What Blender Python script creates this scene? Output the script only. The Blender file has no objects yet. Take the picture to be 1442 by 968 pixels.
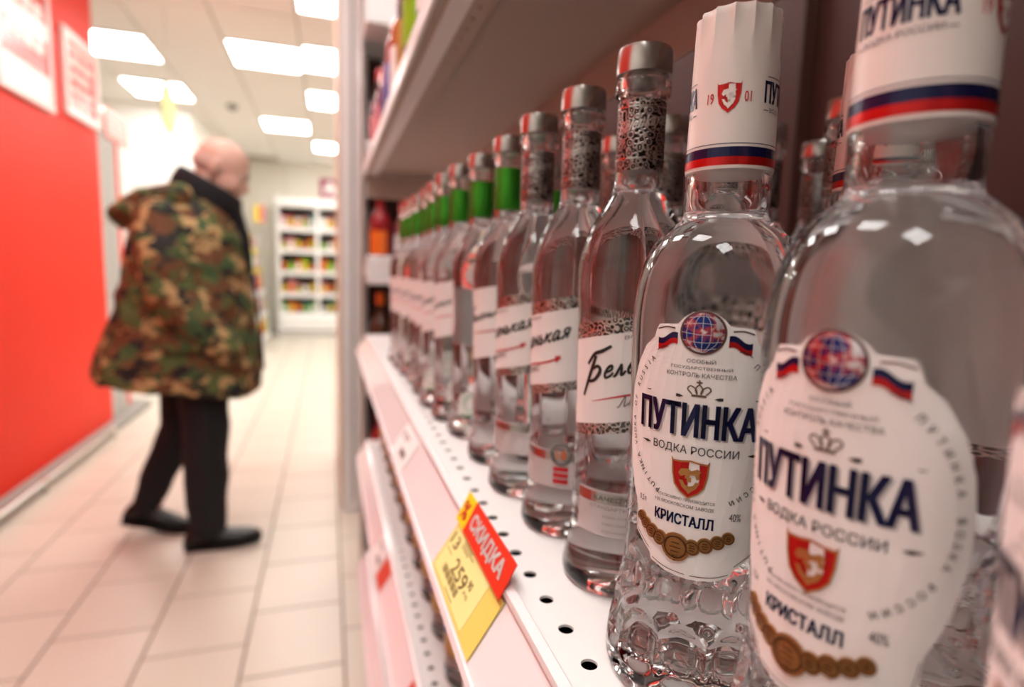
import bpy, bmesh, math, random
from mathutils import Vector, Matrix, noise
random.seed(7)
S = bpy.context.scene
C = S.collection
PI = math.pi
ZC = 1.15                                   # camera height above the floor

# ------------------------------------------------------------------ camera
def cam_axes(yaw, pitch, roll):
    cy, sy, cp, sp = math.cos(yaw), math.sin(yaw), math.cos(pitch), math.sin(pitch)
    f = Vector((sy*cp, cy*cp, -sp)); r = Vector((cy, -sy, 0)); u = r.cross(f)
    cr, sr = math.cos(roll), math.sin(roll)
    return cr*r+sr*u, -sr*r+cr*u, f
cd = bpy.data.cameras.new('camera'); cam = bpy.data.objects.new('camera', cd); C.objects.link(cam)
r_, u_, f_ = cam_axes(0.310135, 0.122670, 0.029637)
cam.matrix_world = Matrix(((r_.x, u_.x, -f_.x, 0), (r_.y, u_.y, -f_.y, 0), (r_.z, u_.z, -f_.z, ZC), (0, 0, 0, 1)))
cd.sensor_width = 36; cd.lens = 810.56/1442*36; cd.clip_start = 0.01; cd.clip_end = 60
cd.dof.use_dof = True; cd.dof.focus_distance = 0.235; cd.dof.aperture_fstop = 5.0
S.camera = cam
# ------------------------------------------------------------------ world, exposure
w = bpy.data.worlds.new('world'); S.world = w; w.use_nodes = True
bg = w.node_tree.nodes['Background']; bg.inputs[0].default_value = (1.0, .97, .94, 1); bg.inputs[1].default_value = 0.2
S.view_settings.view_transform = 'Standard'; S.view_settings.look = 'None'
S.view_settings.exposure = 0.22; S.view_settings.gamma = 1; S.view_settings.use_curve_mapping = False
LAMP = 15.0
cy_ = S.cycles
try:
    cy_.use_denoising = True; cy_.denoiser = 'OPENIMAGEDENOISE'
    cy_.max_bounces = 14; cy_.transmission_bounces = 14; cy_.glossy_bounces = 5; cy_.diffuse_bounces = 4; cy_.transparent_max_bounces = 12
    cy_.sample_clamp_indirect = 6.0; cy_.blur_glossy = 0.6
except Exception: pass

# ------------------------------------------------------------------ materials
def lin(h):
    h = h.lstrip('#'); o = []
    for i in (0, 2, 4):
        c = int(h[i:i+2], 16)/255; o.append(c/12.92 if c <= .04045 else ((c+.055)/1.055)**2.4)
    return (*o, 1)
MATS = {}
def mat(name, col, rough=.5, metal=0, trans=0, ior=1.45, emit=None, alpha=1, coat=0, bump=None, var=None):
    """bump=(scale,strength) noise relief; var=(scale,amount) slight colour grain"""
    if name in MATS: return MATS[name]
    m = bpy.data.materials.new(name); m.use_nodes = True; nt = m.node_tree; b = nt.nodes['Principled BSDF']
    c = lin(col) if isinstance(col, str) else col
    b.inputs['Base Color'].default_value = c; b.inputs['Roughness'].default_value = rough
    b.inputs['Metallic'].default_value = metal; b.inputs['Transmission Weight'].default_value = trans
    b.inputs['IOR'].default_value = ior; b.inputs['Alpha'].default_value = alpha
    b.inputs['Coat Weight'].default_value = coat
    if emit: b.inputs['Emission Color'].default_value = lin(emit[0]); b.inputs['Emission Strength'].default_value = emit[1]
    if bump or var:
        tc = nt.nodes.new('ShaderNodeTexCoord')
    if bump:
        n = nt.nodes.new('ShaderNodeTexNoise'); n.inputs['Scale'].default_value = bump[0]; n.inputs['Detail'].default_value = 4
        nt.links.new(tc.outputs['Object'], n.inputs['Vector'])
        bp = nt.nodes.new('ShaderNodeBump'); bp.inputs['Strength'].default_value = bump[1]; bp.inputs['Distance'].default_value = bump[2] if len(bump) > 2 else .002
        nt.links.new(n.outputs['Fac'], bp.inputs['Height']); nt.links.new(bp.outputs['Normal'], b.inputs['Normal'])
    if var:
        n = nt.nodes.new('ShaderNodeTexNoise'); n.inputs['Scale'].default_value = var[0]; n.inputs['Detail'].default_value = 5
        nt.links.new(tc.outputs['Object'], n.inputs['Vector'])
        mx = nt.nodes.new('ShaderNodeMix'); mx.data_type = 'RGBA'
        mx.inputs['A'].default_value = c; mx.inputs['B'].default_value = tuple(x*(1-var[1]) for x in c[:3])+(1,)
        nt.links.new(n.outputs['Fac'], mx.inputs['Factor']); nt.links.new(mx.outputs['Result'], b.inputs['Base Color'])
    MATS[name] = m
    return m
def ornament(name, c1, c2, scale, metal=1.0, rough=.28):
    """scroll-like foil relief: distorted rings between two foil colours"""
    m = bpy.data.materials.new(name); m.use_nodes = True; nt = m.node_tree; b = nt.nodes['Principled BSDF']
    tc = nt.nodes.new('ShaderNodeTexCoord'); vo = nt.nodes.new('ShaderNodeTexVoronoi'); vo.inputs['Scale'].default_value = scale
    vo.inputs['Randomness'].default_value = .75
    nt.links.new(tc.outputs['Object'], vo.inputs['Vector'])
    ma = nt.nodes.new('ShaderNodeMath'); ma.operation = 'MULTIPLY'; ma.inputs[1].default_value = 15
    si = nt.nodes.new('ShaderNodeMath'); si.operation = 'SINE'
    nt.links.new(vo.outputs['Distance'], ma.inputs[0]); nt.links.new(ma.outputs[0], si.inputs[0])
    rp = nt.nodes.new('ShaderNodeValToRGB'); rp.color_ramp.elements[0].position = .42; rp.color_ramp.elements[1].position = .58
    rp.color_ramp.elements[0].color = lin(c1); rp.color_ramp.elements[1].color = lin(c2)
    mp = nt.nodes.new('ShaderNodeMapRange'); mp.inputs[1].default_value = -1
    nt.links.new(si.outputs[0], mp.inputs[0]); nt.links.new(mp.outputs[0], rp.inputs[0]); nt.links.new(rp.outputs[0], b.inputs['Base Color'])
    bp = nt.nodes.new('ShaderNodeBump'); bp.inputs['Strength'].default_value = .5; bp.inputs['Distance'].default_value = .0006
    nt.links.new(mp.outputs[0], bp.inputs['Height']); nt.links.new(bp.outputs[0], b.inputs['Normal'])
    b.inputs['Metallic'].default_value = metal; b.inputs['Roughness'].default_value = rough
    MATS[name] = m; return m
def camo():
    m = bpy.data.materials.new('camouflage_cloth'); m.use_nodes = True; nt = m.node_tree; b = nt.nodes['Principled BSDF']
    tc = nt.nodes.new('ShaderNodeTexCoord'); prev = None
    layers = [(('#4f5c30'), None, None), ('#633c1f', 12, .50), ('#b08f60', 14, .575), ('#3c5530', 11, .59), ('#1d1917', 15, .585)]
    for i, (col, sc, th) in enumerate(layers):
        if sc is None:
            rgb = nt.nodes.new('ShaderNodeRGB'); rgb.outputs[0].default_value = lin(col); prev = rgb.outputs[0]; continue
        mpg = nt.nodes.new('ShaderNodeMapping'); mpg.inputs['Location'].default_value = (i*3.7, i*1.9, i*5.3); mpg.inputs['Scale'].default_value = (1, 1, 1.25)
        nt.links.new(tc.outputs['Object'], mpg.inputs[0])
        n = nt.nodes.new('ShaderNodeTexNoise'); n.inputs['Scale'].default_value = sc; n.inputs['Detail'].default_value = 2.2; n.inputs['Distortion'].default_value = .5
        nt.links.new(mpg.outputs[0], n.inputs['Vector'])
        g = nt.nodes.new('ShaderNodeMath'); g.operation = 'GREATER_THAN'; g.inputs[1].default_value = th
        nt.links.new(n.outputs['Fac'], g.inputs[0])
        mx = nt.nodes.new('ShaderNodeMix'); mx.data_type = 'RGBA'; mx.inputs['B'].default_value = lin(col)
        nt.links.new(prev, mx.inputs['A']); nt.links.new(g.outputs[0], mx.inputs['Factor']); prev = mx.outputs['Result']
    nt.links.new(prev, b.inputs['Base Color']); b.inputs['Roughness'].default_value = .85
    MATS['camo'] = m; return m

M_tile = mat('ceramic_tile', '#d3cabb', .32, var=(3, .05), bump=(30, .02))
M_grout = mat('grout', '#7a6c60', .8)
M_ceil = mat('ceiling_board', '#faf6ef', .9, var=(40, .03))
M_tbar = mat('ceiling_grid_metal', '#bdb4a8', .5)
M_red = mat('red_lacquer', '#e22604', .5, var=(1.5, .04)); M_red.node_tree.nodes['Principled BSDF'].inputs['Specular IOR Level'].default_value = .25
M_cream = mat('cream_wall_paint', '#efe9dc', .8, var=(4, .03))
M_whitewall = mat('white_wall_paint', '#f1eee6', .8, var=(4, .02))
M_grey = mat('grey_panel', '#a9a8a4', .4)
M_steel = mat('brushed_steel', '#c9c6c0', .25, 1)
M_plinth = mat('plinth_grey', '#8f8a84', .5)
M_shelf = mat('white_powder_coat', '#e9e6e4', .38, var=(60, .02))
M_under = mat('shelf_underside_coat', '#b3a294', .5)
M_rail = mat('price_rail_plastic', '#efe3e3', .25, coat=.3)
M_backp = mat('back_panel_coat', '#3a1913', .5)
M_holeshade = mat('painted_hole_shade', '#14110f', .7)
M_glass = mat('clear_glass', (1, 1, 1, 1), 0.0, trans=1, ior=1.43)
M_capwhite = mat('cap_white', '#eee6e0', .35)
M_paper = mat('label_paper', '#f1ece9', .5)
M_paper2 = mat('label_paper_matt', '#efe9e6', .55)
M_navy = mat('navy_foil', '#171a45', .25, .3)
M_ink = mat('ink_dark', '#26211f', .5)
M_inkgrey = mat('ink_grey', '#6f6763', .5)
M_redfoil = mat('red_foil', '#c01a18', .3, .5)
M_redink = mat('red_ink', '#c4202a', .4)
M_gold = mat('gold_ink', '#b9824a', .35, .6)
M_bronze = mat('bronze_medal', '#9c6d3c', .38, .6, bump=(900, .8, .0004))
M_silvercap = mat('silver_cap', '#b9b4b0', .27, 1)
M_greenfoil = mat('green_foil', '#43a52c', .4, .7, bump=(380, 1.0, .0012))
M_green = mat('green_ink', '#3f8f4c', .5)
M_mint = mat('mint_ink', '#c9d8cb', .5)
M_clearlabel = mat('clear_label', '#e6dddb', .35, alpha=.55)
M_foil = ornament('silver_ornament_foil', '#4a4644', '#c9c4bf', 330)
M_sleeve = ornament('black_ornament_foil', '#26201f', '#b3aaa6', 330, rough=.3)
M_yellow = mat('yellow_tag', '#e3d06a', .45)
M_yellow2 = mat('yellow_tag_print', '#efe79a', .45)
M_bright = mat('bright_yellow', '#f4d61d', .45)
M_tagred = mat('tag_red', '#e2361d', .45)
M_white = mat('white_plastic', '#f3f1ee', .4)
M_blue = mat('blue_label', '#28328f', .4)
M_skin = mat('skin', '#deb3a0', .5, var=(14, .18))
M_black = mat('black_cloth', '#121216', .85)
M_shoe = mat('black_leather', '#151414', .35)
M_camo = camo()
M_lamp = mat('light_diffuser', '#ffffff', .5, emit=('#faf7f3', LAMP))
M_pillar = mat('pillar_white', '#f6f3ec', .75)
def globe_mat():
    m = bpy.data.materials.new('globe_foil'); m.use_nodes = True; nt = m.node_tree; b = nt.nodes['Principled BSDF']
    tc = nt.nodes.new('ShaderNodeTexCoord'); n = nt.nodes.new('ShaderNodeTexNoise'); n.inputs['Scale'].default_value = 190; n.inputs['Detail'].default_value = 3
    rp = nt.nodes.new('ShaderNodeValToRGB'); e = rp.color_ramp.elements
    e[0].position = .45; e[0].color = lin('#20327a'); e[1].position = .62; e[1].color = lin('#dfdce2'); k = e.new(.55); k.color = lin('#b9433f')
    nt.links.new(tc.outputs['Object'], n.inputs['Vector']); nt.links.new(n.outputs['Fac'], rp.inputs[0]); nt.links.new(rp.outputs[0], b.inputs['Base Color'])
    b.inputs['Metallic'].default_value = .75; b.inputs['Roughness'].default_value = .3
    return m
M_globe = globe_mat()

# ------------------------------------------------------------------ mesh helpers
class MB:
    def __init__(s): s.v = []; s.f = []
    def add(s, vs, fs):
        o = len(s.v); s.v += [tuple(a) for a in vs]; s.f += [tuple(i+o for i in f) for f in fs]; return s
    def box(s, x0, x1, y0, y1, z0, z1):
        return s.add([(x0,y0,z0),(x1,y0,z0),(x1,y1,z0),(x0,y1,z0),(x0,y0,z1),(x1,y0,z1),(x1,y1,z1),(x0,y1,z1)],
                     [(3,2,1,0),(4,5,6,7),(0,1,5,4),(1,2,6,5),(2,3,7,6),(3,0,4,7)])
    def bbox(s, x0, x1, y0, y1, z0, z1, b):
        """box with chamfered edges"""
        bm = bmesh.new(); bmesh.ops.create_cube(bm, size=1)
        for v in bm.verts: v.co = Vector(((x0+x1)/2+v.co.x*(x1-x0), (y0+y1)/2+v.co.y*(y1-y0), (z0+z1)/2+v.co.z*(z1-z0)))
        bmesh.ops.bevel(bm, geom=bm.edges[:], offset=b, segments=1, affect='EDGES')
        bm.verts.index_update(); s.add([v.co.copy() for v in bm.verts], [tuple(v.index for v in f.verts) for f in bm.faces]); bm.free(); return s
    def prism(s, poly, y0, y1):
        """polygon in (x,z), extruded along y"""
        n = len(poly); vs = [(x, y0, z) for x, z in poly]+[(x, y1, z) for x, z in poly]
        return s.add(vs, [tuple(range(n)), tuple(range(2*n-1, n-1, -1))]+[((i+1) % n, i, n+i, n+(i+1) % n) for i in range(n)])
    def lathe(s, prof, seg=32, mod=None, cx=0, cy=0, flip=False):
        """profile [(r,z)...] bottom to top, closed at both ends"""
        o = []; fs = []; n = len(prof)
        for r, z in prof:
            for k in range(seg):
                a = 2*PI*k/seg; rr = r if mod is None else mod(r, z, a)
                o.append((cx+rr*math.sin(a), cy-rr*math.cos(a), z))
        for i in range(n-1):
            for k in range(seg):
                k2 = (k+1) % seg; q = (i*seg+k, i*seg+k2, (i+1)*seg+k2, (i+1)*seg+k); fs.append(q[::-1] if flip else q)
        o.append((cx, cy, prof[0][1])); o.append((cx, cy, prof[-1][1]))
        for k in range(seg):
            k2 = (k+1) % seg
            a = (n*seg, k2, k); b = (n*seg+1, (n-1)*seg+k, (n-1)*seg+k2)
            fs.append(a[::-1] if flip else a); fs.append(b[::-1] if flip else b)
        return s.add(o, fs)
    def tube(s, pts, rad, seg=10):
        pts = [Vector(p) for p in pts]; rs = rad if isinstance(rad, (list, tuple)) else [rad]*len(pts); o = []; fs = []
        for i, p in enumerate(pts):
            t = (pts[min(i+1, len(pts)-1)]-pts[max(i-1, 0)]).normalized()
            a = t.cross(Vector((0, 0, 1)) if abs(t.z) < .9 else Vector((1, 0, 0))).normalized(); b = t.cross(a)
            for k in range(seg): q = 2*PI*k/seg; o.append(p+(a*math.cos(q)+b*math.sin(q))*rs[i])
        for i in range(len(pts)-1):
            for k in range(seg): k2 = (k+1) % seg; fs.append((i*seg+k, (i+1)*seg+k, (i+1)*seg+k2, i*seg+k2))
        fs.append(tuple(range(seg))); fs.append(tuple(range((len(pts)-1)*seg, len(pts)*seg))[::-1])
        return s.add(o, fs)
    def ell(s, c, r, seg=24, rings=14, rot=None):
        o = []; fs = []
        for i in range(rings+1):
            ph = PI*i/rings
            for k in range(seg):
                a = 2*PI*k/seg; v = Vector((r[0]*math.sin(ph)*math.cos(a), r[1]*math.sin(ph)*math.sin(a), -r[2]*math.cos(ph)))
                if rot: v = rot @ v
                o.append(v+Vector(c))
        for i in range(rings):
            for k in range(seg): k2 = (k+1) % seg; fs.append((i*seg+k, i*seg+k2, (i+1)*seg+k2, (i+1)*seg+k))
        return s.add(o, fs)
    def mesh(s, name, m, smooth=False, angle=None):
        me = bpy.data.meshes.new(name); me.from_pydata(s.v, [], s.f); me.materials.append(m)
        if smooth:
            for p in me.polygons: p.use_smooth = True
            if angle: me.set_sharp_from_angle(angle=math.radians(angle))
        me.update(); return me
    def build(s, name, m, parent=None, loc=(0, 0, 0), smooth=False, angle=40):
        return obj(name, s.mesh(name, m, smooth, angle), parent, loc)
def obj(name, me, parent=None, loc=(0, 0, 0), rz=0):
    o = bpy.data.objects.new(name, me); C.objects.link(o); o.location = loc
    if rz: o.rotation_euler = (0, 0, rz)
    if parent: o.parent = parent
    return o
def tag(o, label, cat, group=None):
    o['label'] = label; o['category'] = cat
    if group: o['group'] = group
    return o
def thing(name, label, cat, loc=(0, 0, 0), rz=0, group=None):
    o = bpy.data.objects.new(name, None); C.objects.link(o); o.location = loc; o.rotation_euler = (0, 0, rz); o.empty_display_size = .05
    return tag(o, label, cat, group)
def struct(o, label=None, cat=None):
    o['kind'] = 'structure'
    if label: o['label'] = label; o['category'] = cat
    return o
CACHE = {}
def cached(key, fn):
    if key not in CACHE: CACHE[key] = fn()
    return CACHE[key]

# ------------------------------------------------------------------ flat print: text and brush strokes in (u,v)
TX = {}
def text2d(txt, bold=0.0, shear=0.0, space=1.0):
    k = (txt, bold, shear, space)
    if k in TX: return TX[k]
    cu = bpy.data.curves.new('t', 'FONT'); cu.body = txt; cu.offset = bold; cu.shear = shear; cu.resolution_u = 3; cu.space_character = space
    o = bpy.data.objects.new('t', cu); C.objects.link(o); dg = bpy.context.evaluated_depsgraph_get()
    me = bpy.data.meshes.new_from_object(o.evaluated_get(dg))
    vs = [(v.co.x, v.co.y) for v in me.vertices]; fs = [tuple(p.vertices) for p in me.polygons]
    bpy.data.meshes.remove(me); bpy.data.objects.remove(o); bpy.data.curves.remove(cu)
    if not vs: vs = [(0, 0), (1, 0), (0, 1)]; fs = []
    x0 = min(v[0] for v in vs); x1 = max(v[0] for v in vs); y0 = min(v[1] for v in vs); y1 = max(v[1] for v in vs)
    TX[k] = ([((x-x0)/(x1-x0), (y-y0)/(y1-y0)) for x, y in vs], fs, (x1-x0)/(y1-y0)); return TX[k]
class Print:
    """flat artwork: vertices in (u,v), mapped later onto a surface"""
    def __init__(s): s.v = []; s.f = []
    def add(s, vs, fs): o = len(s.v); s.v += vs; s.f += [tuple(i+o for i in f) for f in fs]; return s
    def text(s, txt, u0, u1, v0, v1, bold=0.0, shear=0.0, slope=0.0, space=1.0):
        vs, fs, asp = text2d(txt, bold, shear, space)
        if u1 is None: u1 = u0+asp*(v1-v0)
        return s.add([(u0+x*(u1-u0), v0+y*(v1-v0)+slope*x*(u1-u0)) for x, y in vs], fs)
    def heavy(s, txt, u0, u1, v0, v1, du, dv):
        for a, b in ((0, 0), (-du, 0), (du, 0), (-du, dv), (du, dv), (-du, -dv), (du, -dv)): s.text(txt, u0+du+a, u1-du+a, v0+dv+b, v1-dv+b)
        return s
    def glyph(s, ch, c, h, ang, bold=.01):
        vs, fs, asp = text2d(ch, bold); w = h*min(asp, 1.1); ca, sa = math.cos(ang), math.sin(ang)
        return s.add([(c[0]+(x-.5)*w*ca-(y-.5)*h*sa, c[1]+(x-.5)*w*sa+(y-.5)*h*ca) for x, y in vs], fs)
    def poly(s, pts): return s.add(list(pts), [tuple(range(len(pts)))])
    def disc(s, c, r, n=20, ry=None): return s.poly([(c[0]+r*math.cos(2*PI*k/n), c[1]+(ry or r)*math.sin(2*PI*k/n)) for k in range(n)])
    def ring(s, c, r0, r1, n=28):
        vs = [(c[0]+r*math.cos(2*PI*k/n), c[1]+r*math.sin(2*PI*k/n)) for r in (r0, r1) for k in range(n)]
        return s.add(vs, [(k, (k+1) % n, n+(k+1) % n, n+k) for k in range(n)])
    def rect(s, u0, u1, v0, v1, n=1):
        vs = []; 
        for i in range(n+1): u = u0+(u1-u0)*i/n; vs += [(u, v0), (u, v1)]
        return s.add(vs, [(2*i, 2*i+2, 2*i+3, 2*i+1) for i in range(n)])
    def brush(s, pts, w, sub=6):
        """Catmull-Rom stroke through pts; w = width or widths per point"""
        n = len(pts); ws = w if isinstance(w, (list, tuple)) else [w]*n; P = []
        for i in range(n-1):
            p0, p1, p2, p3 = (Vector(pts[max(i-1, 0)]), Vector(pts[i]), Vector(pts[i+1]), Vector(pts[min(i+2, n-1)]))
            for k in range(sub):
                t = k/sub; P.append((.5*((2*p1)+(p2-p0)*t+(2*p0-5*p1+4*p2-p3)*t*t+(3*p1-p0-3*p2+p3)*t**3), ws[i]+(ws[i+1]-ws[i])*t))
        P.append((Vector(pts[-1]), ws[-1])); vs = []
        for i, (p, q) in enumerate(P):
            d = P[min(i+1, len(P)-1)][0]-P[max(i-1, 0)][0]; d = d.normalized() if d.length > 1e-12 else Vector((1, 0)); nrm = Vector((-d.y, d.x))
            vs += [tuple(p+nrm*q/2), tuple(p-nrm*q/2)]
        return s.add(vs, [(2*i, 2*i+1, 2*i+3, 2*i+2) for i in range(len(P)-1)])
    def wrap(s, name, m, rfun, rref, off):
        vs = [((rfun(v)+off)*math.sin(u/rref), -(rfun(v)+off)*math.cos(u/rref), v) for u, v in s.v]
        me = bpy.data.meshes.new(name); me.from_pydata(vs, [], s.f); me.materials.append(m); return me
    def plane(s, name, m, fn):
        me = bpy.data.meshes.new(name); me.from_pydata([fn(u, v) for u, v in s.v], [], s.f); me.materials.append(m); return me
def interp(tab):
    def f(z):
        if z <= tab[0][1]: return tab[0][0]
        for (r0, z0), (r1, z1) in zip(tab, tab[1:]):
            if z <= z1: return r0+(r1-r0)*(z-z0)/max(z1-z0, 1e-9)
        return tab[-1][0]
    return f
def spline_prof(prof, sub=4):
    o = []
    n = len(prof)
    for i in range(n-1):
        p0, p1, p2, p3 = (Vector(prof[max(i-1, 0)]), Vector(prof[i]), Vector(prof[i+1]), Vector(prof[min(i+2, n-1)]))
        for k in range(sub):
            t = k/sub; q = .5*((2*p1)+(p2-p0)*t+(2*p0-5*p1+4*p2-p3)*t*t+(3*p1-p0-3*p2+p3)*t**3); o.append((max(q.x, .0005), q.y))
    o.append(tuple(prof[-1])); return o
# ------------------------------------------------------------------ the room
fl = MB().box(-4, 3, -6, 11.2, -.06, -.003).build('floor', M_grout); struct(fl)
def tile_me():
    return MB().bbox(-.1382, .1382, -.1602, .1602, -.012, 0, .0015).mesh('floor_tile', M_tile)
tme = tile_me()
for i in range(-1, 7):
    xc = .035-.283*i-.1415+.0
    for j in range(0, 31):
        yc = 1.63+.1635+.327*(j-3)+(.1635 if i % 2 else 0)
        if yc < 10.65: obj('floor_tile', tme, fl, (xc, yc, 0))
CZ = 2.90
ce = MB().box(-4, 3, -6, 11.2, CZ+.012, CZ+.08).build('ceiling', M_tbar); struct(ce)
pme = MB().bbox(-.281, .281, -.3085, .3085, 0, .014, .003).mesh('ceiling_panel', M_ceil)
LIGHTS = {(0, 0), (1, 0), (1, -2), (-2, 0), (-2, 2), (1, 2), (0, 4), (1, 6), (0, -4), (0, -6), (0, -8), (0, -10), (1, -10), (1, -7), (4, 2), (4, 6), (4, -2), (2, -1), (2, 3), (2, 7), (-3, 6), (-5, 4), (-5, 0), (-5, -3)}  # unseen side columns and extra near rows are added to brighten ceiling and labels
POS = {2: 'added unseen above the next shelving', -3: 'added unseen past the white pillar', 4: 'added unseen over the next aisle', -5: 'added unseen behind the red wall', -1: 'between the aisle and the red wall', 0: 'over the aisle', 1: 'in the row above the shelving edge', -2: 'in the row along the red wall'}
for ci in range(-6, 5):
    xc = -.4875+.575*ci; y0 = 5.47-.16*xc
    for k in range(-17, 9):
        yc = y0+.63*k
        if yc > 10.6: continue
        if (ci, k) in LIGHTS:
            t = thing('ceiling_light', 'square white recessed ceiling light panel '+POS[ci], 'ceiling light', (xc, yc, CZ-.004), 0, 'ceiling light panels '+POS[ci])
            f = MB()
            for a in ((-.28, .28, -.307, -.289), (-.28, .28, .289, .307), (-.28, -.262, -.289, .289), (.262, .28, -.289, .289)): f.box(*a, 0, .016)
            f.build('frame', M_white, t)
            MB().bbox(-.262, .262, -.289, .289, .004, .014, .002).build('diffuser', M_lamp, t)
        else: obj('ceiling_panel', pme, ce, (xc, yc, CZ))
# end wall
wb = MB().box(-4, 3, 10.82, 10.95, 0, CZ).build('wall_back', mat('wall_joint', '#a59c8e', .8)); struct(wb)
for k in range(-3, 3): MB().box(-.69+1.2*k+.004, -.69+1.2*(k+1)-.004, 10.805, 10.82, .0, CZ).build('wall_panel', M_cream, wb)
# white pillar block with the wall beyond it
struct(MB().box(-2.32, -1.47, 7.62, 10.8, 0, CZ).build('wall_pillar', M_pillar))
struct(MB().box(-3.6, -3.5, -6, 10.8, 0, CZ).build('wall_far_left', M_whitewall))
struct(MB().box(-4, 3, -6.1, -6, 0, CZ).build('wall_front', M_cream))
struct(MB().box(2.2, 2.3, -6, 10.8, 0, CZ).build('wall_right', M_cream))
# red partition on the left with plinth and bumper rail
struct(MB().box(-1.60, -1.43, .3, 4.54, .04, CZ).build('wall_left', M_red))
struct(MB().prism([(-1.60, 0), (-1.37, 0), (-1.37, .045), (-1.425, .06), (-1.60, .06)], -3, 5.2).build('baseboard_left', M_plinth))
t = thing('bumper_rail', 'polished steel bumper rail along the foot of the red wall', 'rail', (-1.345, 1, 0))
MB().tube([(0, -3.9, .055), (0, 3.28, .055)], .016, 12).build('rail_tube', M_steel, t, smooth=True)
for y in (-2.2, -.6, .9, 2.3, 3.25): MB().lathe([(.014, 0), (.014, .05), (.02, .055), (.02, .07), (.012, .075)], 12).build('rail_post', M_steel, t, (0, y, 0), smooth=True)
struct(MB().box(-1.60, -1.43, -6, .3, .04, CZ).build('wall_left_front', M_whitewall))
# grey metal cladding after the red wall, narrow red strip
t = thing('grey_cladding', 'grey metal cladding panel standing past the end of the red wall', 'panel', (-1.5, 4.56, 0.06))
MB().bbox(-.08, .05, 0, .36, 0, 1.93, .004).build('sheet', M_grey, t)
for z in (.35, .85, 1.35): MB().box(.05, .053, .01, .35, z, z+.012).build('seam_strip', M_steel, t)
for y in (.18,): MB().box(.05, .054, y, y+.01, .02, 1.9).build('seam_strip', M_steel, t)
t = thing('red_post', 'narrow red post beside the grey metal cladding', 'post', (-1.50, 5.0, 0))
MB().bbox(-.03, .03, 0, .07, .05, 2.08, .006).build('post', M_red, t); MB().bbox(-.05, .05, -.01, .09, 0, .05, .004).build('base', M_plinth, t)

# ------------------------------------------------------------------ signs on the red wall (print illegible in the photograph: pale rows only)
def wall_sign(label, y0, y1, z0, z1, frame, rows, glare):
    t = thing('framed_sign', label, 'sign', (-1.43, y0, z0)); w_, h_ = y1-y0, z1-z0
    MB().box(.0, .018, .01, w_-.01, .01, h_-.01).build('backing', mat('sign_red', '#c9332a', .25), t)
    f = MB(); b = frame
    f.bbox(.0, .03, 0, w_, 0, b, .003); f.bbox(.0, .03, 0, w_, h_-b, h_, .003); f.bbox(.0, .03, 0, b, b, h_-b, .003); f.bbox(.0, .03, w_-b, w_, b, h_-b, .003)
    f.build('frame', mat('sign_frame_white', '#f0dcd8', .3), t)
    p = Print(); rr = random.Random(len(label))
    for v0, v1 in rows:
        u = b+.05
        while u < w_-b-.06:
            d = rr.uniform(.05, .11); p.rect(u, min(u+d, w_-b-.03), h_*v0, h_*v1); u += d+.018
    obj('print_rows', p.plane('print_rows', mat('sign_print', '#f4d3cd', .4), lambda u, v: (.0195, u, v)), t)['kind'] = 'stuff'
    q = Print()
    for v0, v1 in glare: q.rect(b, w_-b, h_*v0, h_*v1)
    if glare: obj('painted_glare', q.plane('painted_glare', M_white, lambda u, v: (.0188, u, v)), t)['kind'] = 'stuff'  # broad white bands, with the glare on the sign painted as flat white
wall_sign('red sign in a wide white frame at the end of the red wall', 4.02, 4.53, ZC+.83, ZC+1.31, .055, [(.78, .86), (.62, .72), (.46, .55), (.30, .38), (.17, .24)], [])
wall_sign('larger red and white sign with broad white bands on the red wall', 3.30, 3.86, ZC+.78, ZC+1.42, .03, [(.88, .95), (.70, .80), (.42, .52)], [(.55, .68), (.06, .27)])
t = thing('small_flag_sign', 'small pale red sign sticking out past the red wall', 'sign', (-1.44, 4.72, ZC+.84))
MB().bbox(-.006, .006, 0, .46, 0, .2, .002).build('plate', mat('pale_red', '#e98c80', .3), t)
p = Print()
for i in range(4): p.rect(.05, .4-.05*(i % 2), .035+.04*i, .05+.04*i)
obj('print_rows', p.plane('print_rows', mat('pale_print', '#f7cfc8', .4), lambda u, v: (.0068, u, v)), t)['kind'] = 'stuff'
MB().box(-.004, .004, -.21, 0, .16, .18).build('bracket', M_steel, t)
# oval hanging sign
t = thing('hanging_sign', 'thin pale green oval sign hanging from the ceiling', 'sign', (-1.06, 4.75, ZC+1.07), math.radians(-92))
MB().add(*(lambda n: ([(.165*math.sin(2*PI*k/n), y, .17*math.cos(2*PI*k/n)) for y in (-.006, .006) for k in range(n)],
    [tuple(range(n)), tuple(range(2*n-1, n-1, -1))]+[((k+1) % n, k, n+k, n+(k+1) % n) for k in range(n)]))(40)).build('disc', mat('pale_green', '#b9bf72', .5), t)
MB().tube([(0, 0, .168), (0, 0, CZ-ZC-1.07-.002)], .0015, 6).build('wire', M_steel, t)
t = thing('smoke_detector', 'small dark round smoke detector on the ceiling', 'smoke detector', (-1.0, 7.3, CZ))
MB().lathe([(.03, -.05), (.05, -.04), (.055, -.015), (.06, -.012), (.06, -.001)], 20).build('housing', M_plinth, t, smooth=True)

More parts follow.
